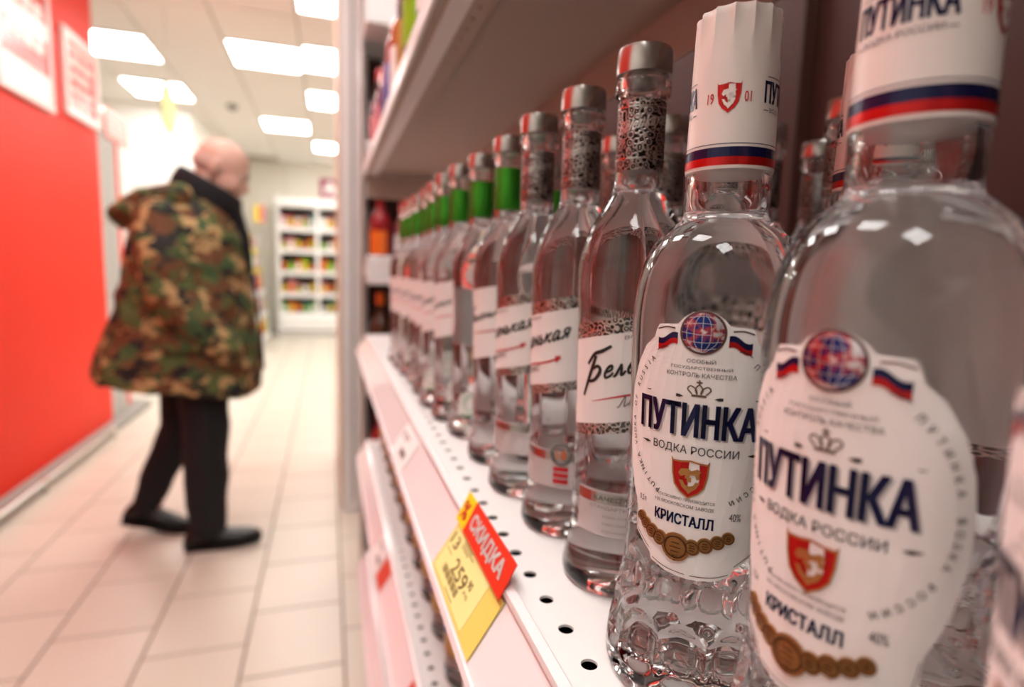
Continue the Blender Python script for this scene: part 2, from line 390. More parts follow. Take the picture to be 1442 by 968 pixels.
# ------------------------------------------------------------------ shelving unit in front of the camera
XL = .091; SH = ZC-.17; Y0, Y1 = -2.0, 1.52
def perforated(y0, y1, x0, x1, z, hx, pitch, hr, first, depth=.0013):
    """sheet with a row of real round holes at x=hx"""
    mb = MB(); n = int((y1-first)/pitch); a, b = hx-pitch/2, hx+pitch/2
    ys = first-pitch/2; ye = ys+n*pitch
    for (p0, p1, q0, q1) in ((x0, a, y0, y1), (b, x1, y0, y1), (a, b, y0, ys), (a, b, ye, y1)):
        mb.add([(p0, q0, z), (p1, q0, z), (p1, q1, z), (p0, q1, z)], [(0, 1, 2, 3)])
    N = 16
    for k in range(n):
        c = first+k*pitch; vs = []
        for j in range(N):
            t_ = 2*PI*j/N; ca, sa = math.cos(t_), math.sin(t_); m_ = max(abs(ca), abs(sa))
            vs.append((hx+ca/m_*pitch/2, c+sa/m_*pitch/2, z))
        vs += [(hx+hr*math.cos(2*PI*j/N), c+hr*math.sin(2*PI*j/N), z) for j in range(N)]
        vs += [(x, y, z-depth) for x, y, _ in vs[N:2*N]]
        mb.add(vs, [(j, (j+1) % N, N+(j+1) % N, N+j) for j in range(N)]+[(N+j, N+(j+1) % N, 2*N+(j+1) % N, 2*N+j) for j in range(N)])
    return mb
unit = thing('shelving_unit', 'long white metal shelving unit holding rows of bottles', 'shelving', (0, 0, 0))
def shelf(z, x1, with_rail=True):
    top = perforated(Y0, Y1, XL+.004, x1, z, .1077, .0262, .0038, .2112-14*.0262)
    s = top.build('shelf_board', M_shelf, unit)
    pan = MB()
    pan.prism([(XL, z-.030), (XL+.004, z-.030), (XL+.004, z), (XL, z-.002)], Y0, Y1)
    pan.box(XL+.004, x1, Y0, Y1, z-.031, z-.029); pan.box(x1-.003, x1, Y0, Y1, z-.029, z); pan.box(XL+.004, x1, Y0, Y0+.002, z-.029, z-.0005); pan.box(XL+.004, x1, Y1-.002, Y1, z-.029, z-.0005)
    pan.build('pan', M_shelf, s)
    MB().box(XL+.008, x1-.006, Y0+.006, Y1-.006, z-.0285, z-.026).build('painted_shade_sheet', M_holeshade, s)  # near-black sheet: the shade below the holes put in as colour
    if with_rail:
        r = MB()
        r.prism([(XL-.001, z-.006), (XL-.023, z-.039), (XL-.0215, z-.040), (XL-.001, z-.010)], Y0, Y1)
        r.prism([(XL+.003, z+.0015), (XL-.002, z+.0005), (XL-.0025, z-.003), (XL-.001, z-.0045), (XL-.001, z+.0001), (XL+.003, z+.0001)], Y0, Y1)
        r.prism([(XL-.023, z-.039), (XL-.0245, z-.0384), (XL-.0262, z-.042), (XL-.021, z-.043), (XL-.0205, z-.040)], Y0, Y1)
        r.prism([(XL-.001, z-.031), (XL-.021, z-.042), (XL-.020, z-.043), (XL-.001, z-.034)], Y0, Y1)
        r.build('price_rail', M_rail, s)
    return s
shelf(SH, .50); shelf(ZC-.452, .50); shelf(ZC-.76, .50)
# upper shelf: underside seen, with a row of holes near the front flange and a rear beam
UZ = ZC+.243; UX = .312
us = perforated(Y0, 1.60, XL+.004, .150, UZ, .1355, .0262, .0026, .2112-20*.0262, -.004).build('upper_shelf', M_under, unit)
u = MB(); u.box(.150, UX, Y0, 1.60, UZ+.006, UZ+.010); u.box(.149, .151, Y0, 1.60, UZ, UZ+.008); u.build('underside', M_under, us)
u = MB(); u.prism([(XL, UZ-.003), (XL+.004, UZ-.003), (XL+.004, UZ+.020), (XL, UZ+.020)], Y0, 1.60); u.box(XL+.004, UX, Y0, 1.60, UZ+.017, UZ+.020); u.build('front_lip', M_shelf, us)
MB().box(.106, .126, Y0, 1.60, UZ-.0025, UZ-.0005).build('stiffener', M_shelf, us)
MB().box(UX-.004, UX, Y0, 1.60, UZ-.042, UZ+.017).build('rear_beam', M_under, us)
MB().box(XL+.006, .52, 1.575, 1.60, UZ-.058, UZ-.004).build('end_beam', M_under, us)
bp_ = MB()
MB().box(.525, .54, Y0, 1.60, .10, 2.35).build('back_panel', M_backp, unit)
for y in (-.96, .55, 1.585): MB().bbox(.505, .525, y, y+.03, 0, 2.3, .002).build('upright', M_backp, unit)
MB().bbox(XL+.02, .52, Y0, Y1, 0, .30, .004).build('plinth', M_shelf, unit)
MB().box(XL-.002, XL+.019, Y0, Y1, .015, .12).build('kick_plate', mat('kick_grey', '#b5b0ac', .4), unit)
# price tags on the rails
def rail_frame(z):                       # local frame on the slanted face of a price rail: u along -y, v up the slope
    top = Vector((XL-.0012, 0, z-.006)); bot = Vector((XL-.0232, 0, z-.039)); d = (top-bot); L = d.length; d.normalize(); nrm = Vector((-d.z, 0, d.x))
    return lambda u, v, off=.0008: tuple(bot+d*v+nrm*off+Vector((0, -u, 0)))
RF = rail_frame(SH)
t = thing('price_tag', 'yellow price tag with a red discount strip on the shelf rail', 'price tag', (0, 0, 0))
def slab(u0, u1, v0, v1, off, th, name, m, parent, fn=RF):
    vs = [fn(u, v, o) for o in (off, off+th) for u, v in ((u0, v0), (u1, v0), (u1, v1), (u0, v1))]
    return MB().add(vs, [(3, 2, 1, 0), (4, 5, 6, 7), (0, 1, 5, 4), (1, 2, 6, 5), (2, 3, 7, 6), (3, 0, 4, 7)]).build(name, m, parent)
ty = .383
card = slab(-ty, -.276, .0025, .0385, .0006, .0007, 'card', M_yellow, t)
slab(-ty+.004, -.298, .005, .0375, .0014, .0002, 'printed_slip', M_yellow2, card)
p = Print(); p.text('13', -.377, -.361, .0240, .0325, bold=.01); p.text('259', -.352, -.322, .0150, .0250, bold=.012); p.text('90', -.320, -.313, .0215, .0265, bold=.01); p.text('РУБ', -.320, -.311, .0165, .0190)
for k in range(15): p.rect(-.364+.0026*k, -.364+.0026*k+(.0016 if k % 3 else .0009), .0095, .0145)
p.rect(-.356, -.336, .0345, .0353); p.rect(-.356, -.330, .0325, .0333); p.rect(-.356, -.340, .0305, .0313); p.rect(-.376, -.362, .0205, .0210); p.rect(-.345, -.325, .0062, .0068)
obj('tag_print', p.plane('tag_print', mat('tag_ink', '#6d5a2a', .6), lambda u, v: RF(u, v, .0018)), card)
SF = lambda u, v, off=.0: (XL-.0040-off+(v-.0385)*.45, -u, SH-.0050+(v-.0385)*.85+off*.4)
st = slab(-.362, -.276, .0385, .0605, .0015, .0007, 'discount_strip', M_tagred, t, SF)
p = Print(); p.heavy('СКИДКА', -.355, -.285, .0430, .0560, .0006, .0004)
obj('strip_lettering', p.plane('strip_lettering', M_white, lambda u, v: SF(u, v, .0026)), st)
pc = slab(-ty, -.362, .0385, .0605, .0015, .0007, 'percent_flag', M_bright, t, SF)
p = Print(); p.text('%', -.379, -.366, .043, .056, bold=.02)
obj('percent_sign', p.plane('percent_sign', M_redink, lambda u, v: SF(u, v, .0026)), pc)
def small_tag(label, y, wd, z, m, slip=True, group=None):
    t = thing('shelf_label', label, 'price tag', (0, 0, 0), 0, group); fn = rail_frame(z)
    c = slab(-y, -y+wd, .002, .037, .0006, .0006, 'card', m, t, fn)
    if slip:
        p = Print(); p.rect(-y+wd*.45, -y+wd*.8, .010, .017); p.rect(-y+.008, -y+wd*.6, .028, .030); p.rect(-y+.008, -y+wd*.5, .024, .0255)
        obj('tag_print', p.plane('tag_print', M_inkgrey, lambda u, v: fn(u, v, .0016)), c)
small_tag('white price label on the same rail as the yellow discount tag', .66, .085, SH, M_white)
small_tag('pale price label on the shelf rail below the red label', .98, .09, ZC-.452, M_white)
M_redtag = mat('red_label', '#d8513f', .4)
small_tag('red price label on the rail of the shelf underneath', .60, .05, ZC-.452, M_redtag, False)
small_tag('second red price label on the lower rail, near the white label', .90, .06, ZC-.452, M_redtag, False)
# ------------------------------------------------------------------ bottle with tall white cap and shield label
PP = [(.030, .004), (.0370, .0), (.0384, .004), (.0383, .010), (.0375, .018), (.0355, .030), (.0338, .042), (.0325, .056), (.0324, .075), (.0330, .105), (.0338, .130), (.0342, .148), (.0338, .160), (.0318, .172), (.0272, .183), (.0210, .1895), (.0168, .1935), (.0163, .198), (.0163, .211), (.0160, .218)]
pprof = spline_prof(PP[1:], 5)
def pmod(r, z, a):
    if .012 < z < .057:
        up = z > .034; t = (z-.034)/.023 if up else (z-.012)/.022; n = 12
        ph = abs(((a*n/(2*PI)+(.5 if up else 0)) % 1)-.5)*2                # 0 mid facet .. 1 rib
        edge = max(0., 1-(ph**2)-((2*t-1)**2 if up else (2*t-1)**4)*.85)    # arched cut
        return r-.0030*min(1, edge*1.6)
    return r
def p_glass():
    mb = MB().lathe([(.028, .006)]+pprof, 96, pmod)
    mb.lathe([(.0120, .1945), (.0134, .1985), (.0134, .210), (.0120, .2165)], 48, flip=True)       # air above the liquid
    return mb.mesh('glass', M_glass, True, 60)
PR = interp([(r, z) for r, z in PP[8:14]]); RREF = .0335
def p_label():
    half = [(0, .1580), (.004, .1572), (.0072, .1550), (.0090, .1528), (.0105, .1526), (.0140, .1530), (.0170, .1518), (.0182, .1495), (.0188, .1470), (.0235, .1430), (.0285, .1350), (.0320, .1255), (.0340, .1130), (.0335, .1010), (.0312, .0905), (.0285, .0832), (.0262, .0795), (.0254, .0670), (.0165, .0602), (.0158, .0578), (.0090, .0556), (.004, .0550), (0, .0548)]
    hw = lambda v: next(((a[0]+(b[0]-a[0])*((a[1]-v)/max(a[1]-b[1], 1e-9))) for a, b in zip(half, half[1:]) if b[1] <= v <= a[1]), 0)
    # make the outline single valued
    vs = sorted({round(h[1], 5) for h in half} | {.056+.002*k for k in range(51)}); p = Print(); N = 14; rows = [v for v in vs if .0548 <= v <= .158]
    for v in rows:
        w_ = max(hw(v), .0004)
        for k in range(N+1): p.v.append((-w_+2*w_*k/N, v))
    for i in range(len(rows)-1):
        for k in range(N): a = i*(N+1)+k; p.f.append((a, a+1, a+N+2, a+N+1))
    return p.wrap('label', M_paper, PR, RREF, .0003)
def W(p, name, m, off=.00055): return p.wrap(name, m, PR, RREF, off)
def p_brand():
    p = Print(); p.heavy('ПУТИНКА', -.0250, .0215, .1108, .1236, .00042, .0003); return W(p, 'brand_lettering', M_navy)
def p_brand_sh():
    p = Print(); p.heavy('ПУТИНКА', -.0243, .0222, .1102, .1230, .00042, .0003); return W(p, 'lettering_shadow', mat('shadow_print', '#b4adad', .5), .00045)
def p_small():
    p = Print()
    p.text('ОСОБЫЙ', -.0050, .0050, .1388, .1405); p.text('ГОСУДАРСТВЕННЫЙ', -.0108, .0108, .1362, .1378); p.text('КОНТРОЛЬ КАЧЕСТВА', -.0124, .0124, .1335, .1352)
    p.text('ВОДКА РОССИИ', -.0172, .0155, .1035, .1073, bold=.006)
    p.text('ЭКСКЛЮЗИВНО ПРОИЗВОДИТСЯ', -.0150, .0082, .0853, .0867); p.text('НА МОСКОВСКОМ ЗАВОДЕ', -.0150, .0082, .0827, .0843)
    p.text('0,5л', -.0236, -.0198, .0800, .0826); p.text('40%', .0138, .0182, .0800, .0830)
    for sx in (-1, 1):                                                         # tapering dashes
        p.poly([(sx*.0215, .1262), (sx*.007, .1266), (sx*.0054, .1260), (sx*.007, .1254), (sx*.0215, .1259)][::sx])
        p.poly([(sx*.0235, .1056), (sx*.0205, .1060), (sx*.0185, .1054), (sx*.0205, .1048)][::sx])
    s1 = 'PUTINKA VODKA OF RUSSIA'; s2 = 'ПУТИНКА ВОДКА РОССИИ'
    def ringtext(s, a0, a1):
        for i, ch in enumerate(s):
            if ch == ' ': continue
            a = a0+(a1-a0)*i/(len(s)-1); b = .0335 if math.sin(a) > 0 else .0285
            c = (.0302*math.cos(a), .1125+b*math.sin(a)); p.glyph(ch, c, .0020, a-PI/2)
    R_ = math.radians
    ringtext(s1, R_(242), R_(129)); ringtext(s2, R_(51), R_(-62))
    return W(p, 'small_lettering', M_ink)
def p_crystal():
    p = Print(); p.heavy('КРИСТАЛЛ', -.0150, .0084, .0757, .0802, .00018, .00012); return W(p, 'maker_lettering', M_navy)
def p_border():
    p = Print()
    for sx in (-1, 1):
        p.brush([(sx*.0255, .0775), (sx*.0244, .0700), (sx*.0241, .0676), (sx*.0170, .0622)], .0003)
        p.brush([(sx*.0150, .0590), (sx*.0090, .0572), (sx*.001, .0565)], .0003)
        p.brush([(sx*.0172, .1502), (sx*.0135, .1512), (sx*.0100, .1510)], .0005)
        p.brush([(sx*.0172, .1420), (sx*.0145, .1437), (sx*.0125, .1438)], [.0002, .0006, .0002])
    return W(p, 'border_lines', mat('ink_maroon', '#4a2628', .5))
def p_globe():
    p = Print(); n = 24
    for j in range(6):
        for k in range(n): a = 2*PI*k/n; r = .0072*j/5; p.v.append((r*math.cos(a), .1500+r*math.sin(a)))
    for j in range(5):
        for k in range(n): p.f.append((j*n+k, j*n+(k+1) % n, (j+1)*n+(k+1) % n, (j+1)*n+k))
    vs = [((PR(v)+.0007+.0006*math.sqrt(max(0, 1-((u*u+(v-.15)**2)/.0072**2))))*math.sin(u/RREF), -(PR(v)+.0007+.0006*math.sqrt(max(0, 1-((u*u+(v-.15)**2)/.0072**2))))*math.cos(u/RREF), v) for u, v in p.v]
    me = bpy.data.meshes.new('globe_emblem'); me.from_pydata(vs, [], p.f); me.materials.append(M_globe)
    for q in me.polygons: q.use_smooth = True
    return me
def p_globe_lines():
    p = Print(); p.ring((0, .15), .0071, .0080, 36)
    return W(p, 'globe_rim', mat('rim_brown', '#5b3a36', .4), .0007)
def p_globe_grid():
    p = Print(); R = .0071
    for q in (-.75, -.4, 0, .4, .75):
        p.brush([(R*q*math.sqrt(max(0, 1-t*t)), .15+R*t) for t in (-.98, -.6, -.2, .2, .6, .98)], .00016, 4)
        h = R*q; ww = math.sqrt(R*R-h*h); p.brush([(-ww, .15+h), (0, .15+h+.0007*(1 if q > 0 else -1)), (ww, .15+h)], .00016, 4)
    return W(p, 'globe_grid', mat('grid_silver', '#dcd8dc', .3, .6), .0015)
def flag(col, dv, h):
    p = Print()
    for sx in (-1, 1):
        n = 8
        us = [.0088+(.0168-.0088)*k/n for k in range(n+1)]
        top = [.1478-.0012*k/n*2+.0007*math.sin(k/n*2*PI)+dv for k in range(n+1)]
        vs = []
        for u_, t_ in zip(us, top): vs += [(sx*u_, t_), (sx*u_, t_-h)]
        p.add(vs, [(2*k, 2*k+1, 2*k+3, 2*k+2) if sx > 0 else (2*k, 2*k+2, 2*k+3, 2*k+1) for k in range(n)])
    return p
def p_flagblue(): return W(flag(0, .0016, .0022), 'flag_stripe', M_navy)
def p_flagred(): return W(flag(0, -.0006, .0020), 'flag_stripe', M_redfoil)
def shield_pts(c, w_, h):
    o = [(-.5, .5), (-.46, .42), (-.25, .43), (0, .47), (.25, .43), (.46, .42), (.5, .5), (.47, .1), (.40, -.18), (.25, -.35), (0, -.5), (-.25, -.35), (-.40, -.18), (-.47, .1)]
    return [(c[0]+x*w_, c[1]+y*h) for x, y in o]
def shield_beast(p, c, w_, h):
    """stylised horned beast over a cup"""
    for poly in ([(-.32, .12), (-.25, .25), (-.05, .28), (.05, .22), (.22, .30), (.33, .22), (.27, .20), (.30, .02), (.20, .02), (.16, .12), (.02, .10), (-.04, .0), (-.12, .0), (-.12, .10), (-.24, .04)],
                 [(-.06, .04), (.06, .04), (.06, -.08), (-.06, -.08)], [(-.3, -.06), (-.18, -.06), (-.12, -.16), (0, -.20), (.12, -.16), (.18, -.06), (.3, -.06), (.2, -.24), (.08, -.32), (0, -.40), (-.08, -.32), (-.2, -.24)]):
        p.poly([(c[0]+x*w_, c[1]+y*h) for x, y in poly])
def p_shield(): return W(Print().poly(shield_pts((-.0015, .0946), .0142, .0155)), 'shield_emblem', M_redfoil)
def p_shield_rim():
    p = Print(); a = shield_pts((-.0015, .0946), .0142, .0155); b = shield_pts((-.0015, .0946), .0130, .0142); n = len(a)
    p.add(a+b, [(i, (i+1) % n, n+(i+1) % n, n+i) for i in range(n)]); shield_beast(p, (-.0015, .0946), .0130, .0145); return W(p, 'shield_figure', M_gold, .0008)
def p_crown():
    p = Print(); c = (0, .1262)
    p.rect(-.0026, .0026, c[1], c[1]+.0009)
    p.brush([(-.0024, c[1]+.001), (-.0040, c[1]+.0028), (-.0030, c[1]+.0040), (-.0012, c[1]+.0030), (-.0006, c[1]+.0012)], .0005); p.brush([(.0024, c[1]+.001), (.0040, c[1]+.0028), (.0030, c[1]+.0040), (.0012, c[1]+.0030), (.0006, c[1]+.0012)], .0005)
    p.brush([(-.0007, c[1]+.001), (-.0013, c[1]+.0030), (0, c[1]+.0045), (.0013, c[1]+.0030), (.0007, c[1]+.001)], .0005)
    p.rect(-.0003, .0003, c[1]+.0045, c[1]+.0064); p.rect(-.0010, .0010, c[1]+.0052, c[1]+.0058)
    return W(p, 'crown_emblem', mat('crown_brown', '#6b5346', .45, .3))
MED = [(-.0215, .0738, .0022), (-.0190, .0718, .0025), (-.0156, .0698, .0029), (-.0118, .0684, .0031), (-.0050, .0668, .0056), (.0012, .0680, .0031), (.0058, .0696, .0030), (.0102, .0714, .0027), (.0140, .0734, .0024)]
def p_medal(i):
    u0, v0, r = MED[i]
    def fn():
        mb = MB(); n = 20; vs = []
        for rr, of in ((r, .0004), (r, .0011), (r*.86, .0011), (r*.80, .0008), (r*.3, .0010)):
            for k in range(n):
                a = 2*PI*k/n; u_, v_ = u0+rr*math.cos(a), v0+rr*math.sin(a); R = PR(v_)+of+(.0002 if i == 4 else 0); vs.append((R*math.sin(u_/RREF), -R*math.cos(u_/RREF), v_))
        fs = [(j*n+k, j*n+(k+1) % n, (j+1)*n+(k+1) % n, (j+1)*n+k) for j in range(4) for k in range(n)]+[tuple(range(4*n, 5*n))]
        return mb.add(vs, fs).mesh('medal', M_bronze)
    return fn
def p_medal_rings():
    p = Print()
    for i, (u_, v_, r) in enumerate(MED):
        p.ring((u_, v_), r*.70, r*.80, 20); q = r*.38
        for k in range(3 if i != 4 else 5): y = v_+q*(.8-.8*k); p.rect(u_-q*(1-.25*abs(k-1)), u_+q*(1-.25*abs(k-1)), y-.00018, y+.00018)
    return W(p, 'medal_relief', mat('dark_bronze', '#4f3018', .45, .5), .0015)
# cap
CR = lambda z: .0167-(.0167-.0157)*max(0, (z-.2125))/.061
def p_cap():
    def mod(r, z, a):
        if z > .250 and r > .012:
            t = min(1, (z-.250)/.02); ph = (a*14/(2*PI)) % 1; return r-.0013*t*abs(math.sin(PI*ph))**.7
        return r
    prof = [(.0150, .2105), (.0166, .2108), (.0168, .2120), (.0167, .2135)]+[(CR(z), z) for z in (.217, .225, .235, .245, .250, .254, .258, .261, .264, .267, .2692)]+[(.0150, .2702), (.010, .2702)]
    return MB().lathe(prof, 112, mod).mesh('cap', M_capwhite, True, 35)
def WC(p, name, m, off=.00025): return p.wrap(name, m, CR, .0165, off)
def band(v0, v1, name, m): 
    def fn(): return WC(Print().rect(-PI*.0165, PI*.0165, v0, v1, 64), name, m, .0002)
    return fn
def capdeg(a): return math.radians(a)*.0165
def p_cap_print():
    p = Print()
    for s in (0,):
        o = capdeg(s); p.text('19', o+capdeg(-28), o+capdeg(-19), .2346, .2384, bold=.01); p.text('01', o+capdeg(19), o+capdeg(28), .2346, .2384, bold=.01)
    return WC(p, 'year_lettering', M_redink)
def p_cap_brand():
    p = Print()
    for s in (90, 270):
        o = capdeg(s); p.heavy('ПУТИНКА', o+capdeg(-44), o+capdeg(44), .2345, .2425, .00026, .0002); p.text('ВОДКА РОССИИ', o+capdeg(-34), o+capdeg(34), .2310, .2330)
        for a, b in ((-44, -36), (36, 44)): p.rect(o+capdeg(a), o+capdeg(b), .2318, .2321)
        p.rect(o+capdeg(-40), o+capdeg(-10), .2438, .2441, 4); p.rect(o+capdeg(10), o+capdeg(40), .2438, .2441, 4); p.disc((o, .2450), .0016, 10)
    p.rect(-PI*.0165, PI*.0165, .2196, .2199, 64)
    return WC(p, 'cap_lettering', M_navy)
def p_cap_shield():
    p = Print()
    p.poly(shield_pts((0, .2364), .0088, .0112))
    return WC(p, 'cap_shield', M_redfoil)
def p_cap_beast():
    p = Print()
    shield_beast(p, (0, .2364), .0080, .0105)
    return WC(p, 'cap_shield_figure', M_capwhite, .0004)
STUFFY = {'medal_relief', 'border_lines', 'sleeve_rings', 'year_lettering', 'cap_shield_figure', 'shield_figure', 'red_bars', 'globe_grid', 'small_lettering', 'cap_lettering', 'lower_lettering'}
def mark(o):
    if o.name.split('.')[0] in STUFFY: o['kind'] = 'stuff'
    return o
def white_cap_bottle(x, y, lab, th, thc, group=None, full=True):
    t = thing('vodka_bottle', lab, 'bottle', (x, y, SH+.0004), 0, group); R_ = math.radians
    def part(key, fn, parent=t, rz=0): return mark(obj(key.split('#')[0], cached('P'+key, fn), parent, (0, 0, 0), rz))
    part('glass', p_glass)
    c = part('cap', p_cap, t, R_(thc)); part('cap_band#b', band(.2150, .2186, 'cap_band', M_navy), c); part('cap_band#r', band(.2120, .2150, 'cap_band', M_redfoil), c)
    for k, f in (('year_lettering', p_cap_print), ('cap_lettering', p_cap_brand), ('cap_shield', p_cap_shield), ('cap_shield_figure', p_cap_beast)):
        part(k, f, c)
        if k != 'cap_lettering': part(k, f, c, PI)
    l = part('label', p_label, t, R_(th))
    if full:
        for k, f in (('brand_lettering', p_brand), ('lettering_shadow', p_brand_sh), ('small_lettering', p_small), ('maker_lettering', p_crystal), ('border_lines', p_border), ('globe_emblem', p_globe), ('globe_rim', p_globe_lines), ('globe_grid', p_globe_grid),
                     ('flag_stripe#b', p_flagblue), ('flag_stripe#r', p_flagred), ('shield_emblem', p_shield), ('shield_figure', p_shield_rim), ('crown_emblem', p_crown), ('medal_relief', p_medal_rings)): part(k, f, l)
        for i in range(9): part('medal#%d' % i, p_medal(i), l)
    return t
white_cap_bottle(.153, .2003, 'clear bottle with tall white cap next to the first black-necked bottle', -45, -43.5)
white_cap_bottle(.1533, .1224, 'clear bottle with tall white cap and white shield label, second from the black-necked bottles', -72, 16.5)
white_cap_bottle(.136, .040, 'third white-capped bottle in front of the two shield-labelled ones', -118, 60)
for i, (x, y, a, b) in enumerate(((.236, .206, 80, -62),)):
    white_cap_bottle(x, y, 'white-capped bottle standing behind the front white-capped pair', a, b, 'white-capped bottles behind the front row', False)

# ------------------------------------------------------------------ slim bottle with silver cap (dark or green neck sleeve)
BP = [(.0285, .0), (.0313, .0035), (.0316, .0075), (.0305, .0150), (.0286, .0225), (.0276, .030), (.0274, .048), (.0275, .085), (.0283, .141), (.0293, .158), (.0295, .168), (.0285, .1790), (.0254, .1910), (.0200, .2020), (.0150, .2105), (.0129, .2165), (.0123, .2300), (.0122, .2600), (.0140, .2625), (.0142, .2680), (.0128, .2700), (.0128, .2760)]
bprof = spline_prof(BP, 3)
def b_glass():
    mb = MB().lathe([(.022, .005)]+bprof, 64)
    mb.lathe([(.0085, .2120), (.0098, .2180), (.0098, .2700), (.0085, .2740)], 32, flip=True)
    return mb.mesh('glass', M_glass, True, 60)
BR = interp(BP[4:12]); BREF = .0278
def bd(a): return math.radians(a)*BREF
def b_cap(): return MB().lathe([(.0120, .2715), (.0141, .2720), (.0143, .2740), (.0141, .2832), (.0135, .2850), (.0115, .2853)], 48).mesh('cap', M_silvercap, True, 40)
NR = lambda z: .0124
def b_sleeve(m): 
    def fn(): return MB().lathe([(.0124, .2235), (.01255, .2237), (.0125, .2420), (.01245, .2585), (.0122, .2587)], 48).mesh('neck_sleeve', m, True, 40)
    return fn
SK = .0001/math.radians(1)/BREF                                      # label edge climbs to the right
def sk(u): return SK*u
def panel(u0, u1, v0, v1, off, name, m, n=26, skew=True):
    p = Print()
    for k in range(n+1):
        u = u0+(u1-u0)*k/n; d = sk(u) if skew else 0; p.v += [(u, v0+d), (u, v1+d)]
    p.f = [(2*i, 2*i+2, 2*i+3, 2*i+1) for i in range(n)]
    return rowsplit(p, n).wrap(name, m, BR, BREF, off)
def rowsplit(p, n, R=7):
    q = Print()
    for k in range(n+1):
        (u, a), (_, b) = p.v[2*k], p.v[2*k+1]
        q.v += [(u, a+(b-a)*j/R) for j in range(R+1)]
    q.f = [(k*(R+1)+j, (k+1)*(R+1)+j, (k+1)*(R+1)+j+1, k*(R+1)+j+1) for k in range(n) for j in range(R)]
    return q
def b_panel(): return panel(bd(-78), bd(78), .0965, .1425, .0003, 'label', M_paper2)
def b_top(): return panel(bd(-78), bd(78), .1425, .1502, .0004, 'foil_band', M_foil)
def b_bot(): return panel(bd(-78), bd(78), .0905, .0965, .0004, 'foil_band', M_foil)
def script(word_scale, u0, v0, slope, p):
    """handwritten Cyrillic name: strokes per letter, x advance in letter units"""
    L = {
     'Б': (1.25, [[(.0, -.95), (.16, .1), (.30, 1.0), (.40, 1.70)], [(-.15, 1.25), (.25, 1.85), (.8, 1.95), (1.35, 2.15)], [(.26, .80), (.7, .95), (.98, .6), (.75, .08), (.35, .0), (.2, .12)]]),
     'е': (.62, [[(.10, .38), (.45, .5), (.42, .78), (.22, .72), (.08, .35), (.2, .03), (.5, .12), (.62, .3)]]),
     'л': (.72, [[(.0, .05), (.14, .05), (.26, .45), (.34, .78)], [(.34, .78), (.44, .4), (.5, .03), (.62, .06), (.72, .25)]]),
     'н': (.72, [[(.14, .8), (.08, .4), (.04, .0)], [(.06, .38), (.3, .42), (.5, .46)], [(.6, .8), (.52, .4), (.5, .03), (.72, .2)]]),
     'ь': (.58, [[(.14, .8), (.08, .4), (.08, .05), (.3, .0), (.42, .2), (.32, .4), (.1, .36)]]),
     'к': (.66, [[(.14, .8), (.08, .4), (.04, .0)], [(.55, .78), (.3, .5), (.1, .4)], [(.16, .42), (.36, .2), (.5, .02), (.66, .15)]]),
     'а': (.70, [[(.5, .7), (.28, .8), (.06, .4), (.14, .04), (.34, .15), (.52, .75)], [(.52, .75), (.46, .3), (.52, .03), (.70, .2)]]),
     'я': (.66, [[(.52, .8), (.25, .8), (.16, .55), (.34, .4), (.5, .44)], [(.54, .82), (.50, .4), (.46, .0)], [(.34, .4), (.2, .2), (.04, .0)]]),
     'Л': (.95, [[(-.05, .1), (.1, .0), (.3, .5), (.5, 1.2)], [(.5, 1.2), (.58, .5), (.62, .02), (.8, .05), (.95, .3)]]),
     'ю': (.80, [[(.12, .8), (.08, .4), (.04, .0)], [(.06, .4), (.3, .42)], [(.5, .78), (.32, .5), (.4, .06), (.62, .05), (.7, .45), (.5, .78)]]),
     'с': (.55, [[(.5, .68), (.3, .8), (.08, .4), (.2, .03), (.5, .15)]]),
    }
    return L
def write(p, txt, u0, v0, sc, wd, slope, lean=.22):
    L = script(0, 0, 0, 0, None); x = 0
    for ch in txt:
        adv, st = L[ch]
        for s in st:
            pts = [((x+a+lean*b)*sc+u0, b*sc+v0+slope*(x+a)*sc) for a, b in s]; k = len(pts)
            p.brush(pts, [wd*(1.35 if ch == 'Б' else 1)*(.55+.45*math.sin(PI*(i+.6)/(k+.2))) for i in range(k)], 5)
        x += adv+.06
    return x*sc
def b_script():
    p = Print(); write(p, 'Беленькая', bd(-53), .1185-.0048, .00800, .00145, SK+.10); return p.wrap('script_lettering', M_ink, BR, BREF, .0006)
def b_under():
    p = Print(); s = SK+.09
    p.brush([(bd(-44), .1075-.0034), (bd(-10), .1092-.0002), (bd(30), .1135), (bd(46), .1165), (bd(52), .1195)], [.0002, .0010, .0012, .0014, .0004]); p.poly([(bd(46), .1140), (bd(54), .1178), (bd(45), .1186)]); 
    return p.wrap('red_underline', M_redink, BR, BREF, .0006)
def b_lux():
    p = Print(); write(p, 'Люкс', bd(-14), .1030, .0052, .0006, SK+.06); p.text('ВОДКА', bd(-10), bd(22), .1375, .1400, slope=SK)
    return p.wrap('script_small', M_inkgrey, BR, BREF, .0006)
def b_low(): return panel(bd(-85), bd(85), .0330, .0575, .0003, 'lower_label', M_clearlabel, 26, False)
def b_lowprint():
    p = Print()
    p.text('КАЧЕСТВО ВЫШЕ', bd(-62), bd(20), .0520, .0546, bold=.01); p.text('СТАНДАРТЫ КАЧЕСТВА', bd(-66), bd(14), .0472, .0494)
    for i in range(3): p.text('ВОДКА ОСОБАЯ МЯГКАЯ', bd(-50), bd(0-6*i), .0430-.004*i, .0444-.004*i)
    return p.wrap('lower_lettering', M_inkgrey, BR, BREF, .0006)
def b_lowband(): return panel(bd(-85), bd(85), .0505, .0562, .0004, 'silver_stripe', M_silvercap, 26, False)
def b_medal():
    p = Print(); p.ring((bd(62), .0550), .0058, .0074, 30); p.ring((bd(62), .0550), .0050, .0054, 30); return p.wrap('round_seal', M_inkgrey, BR, BREF, .0008)
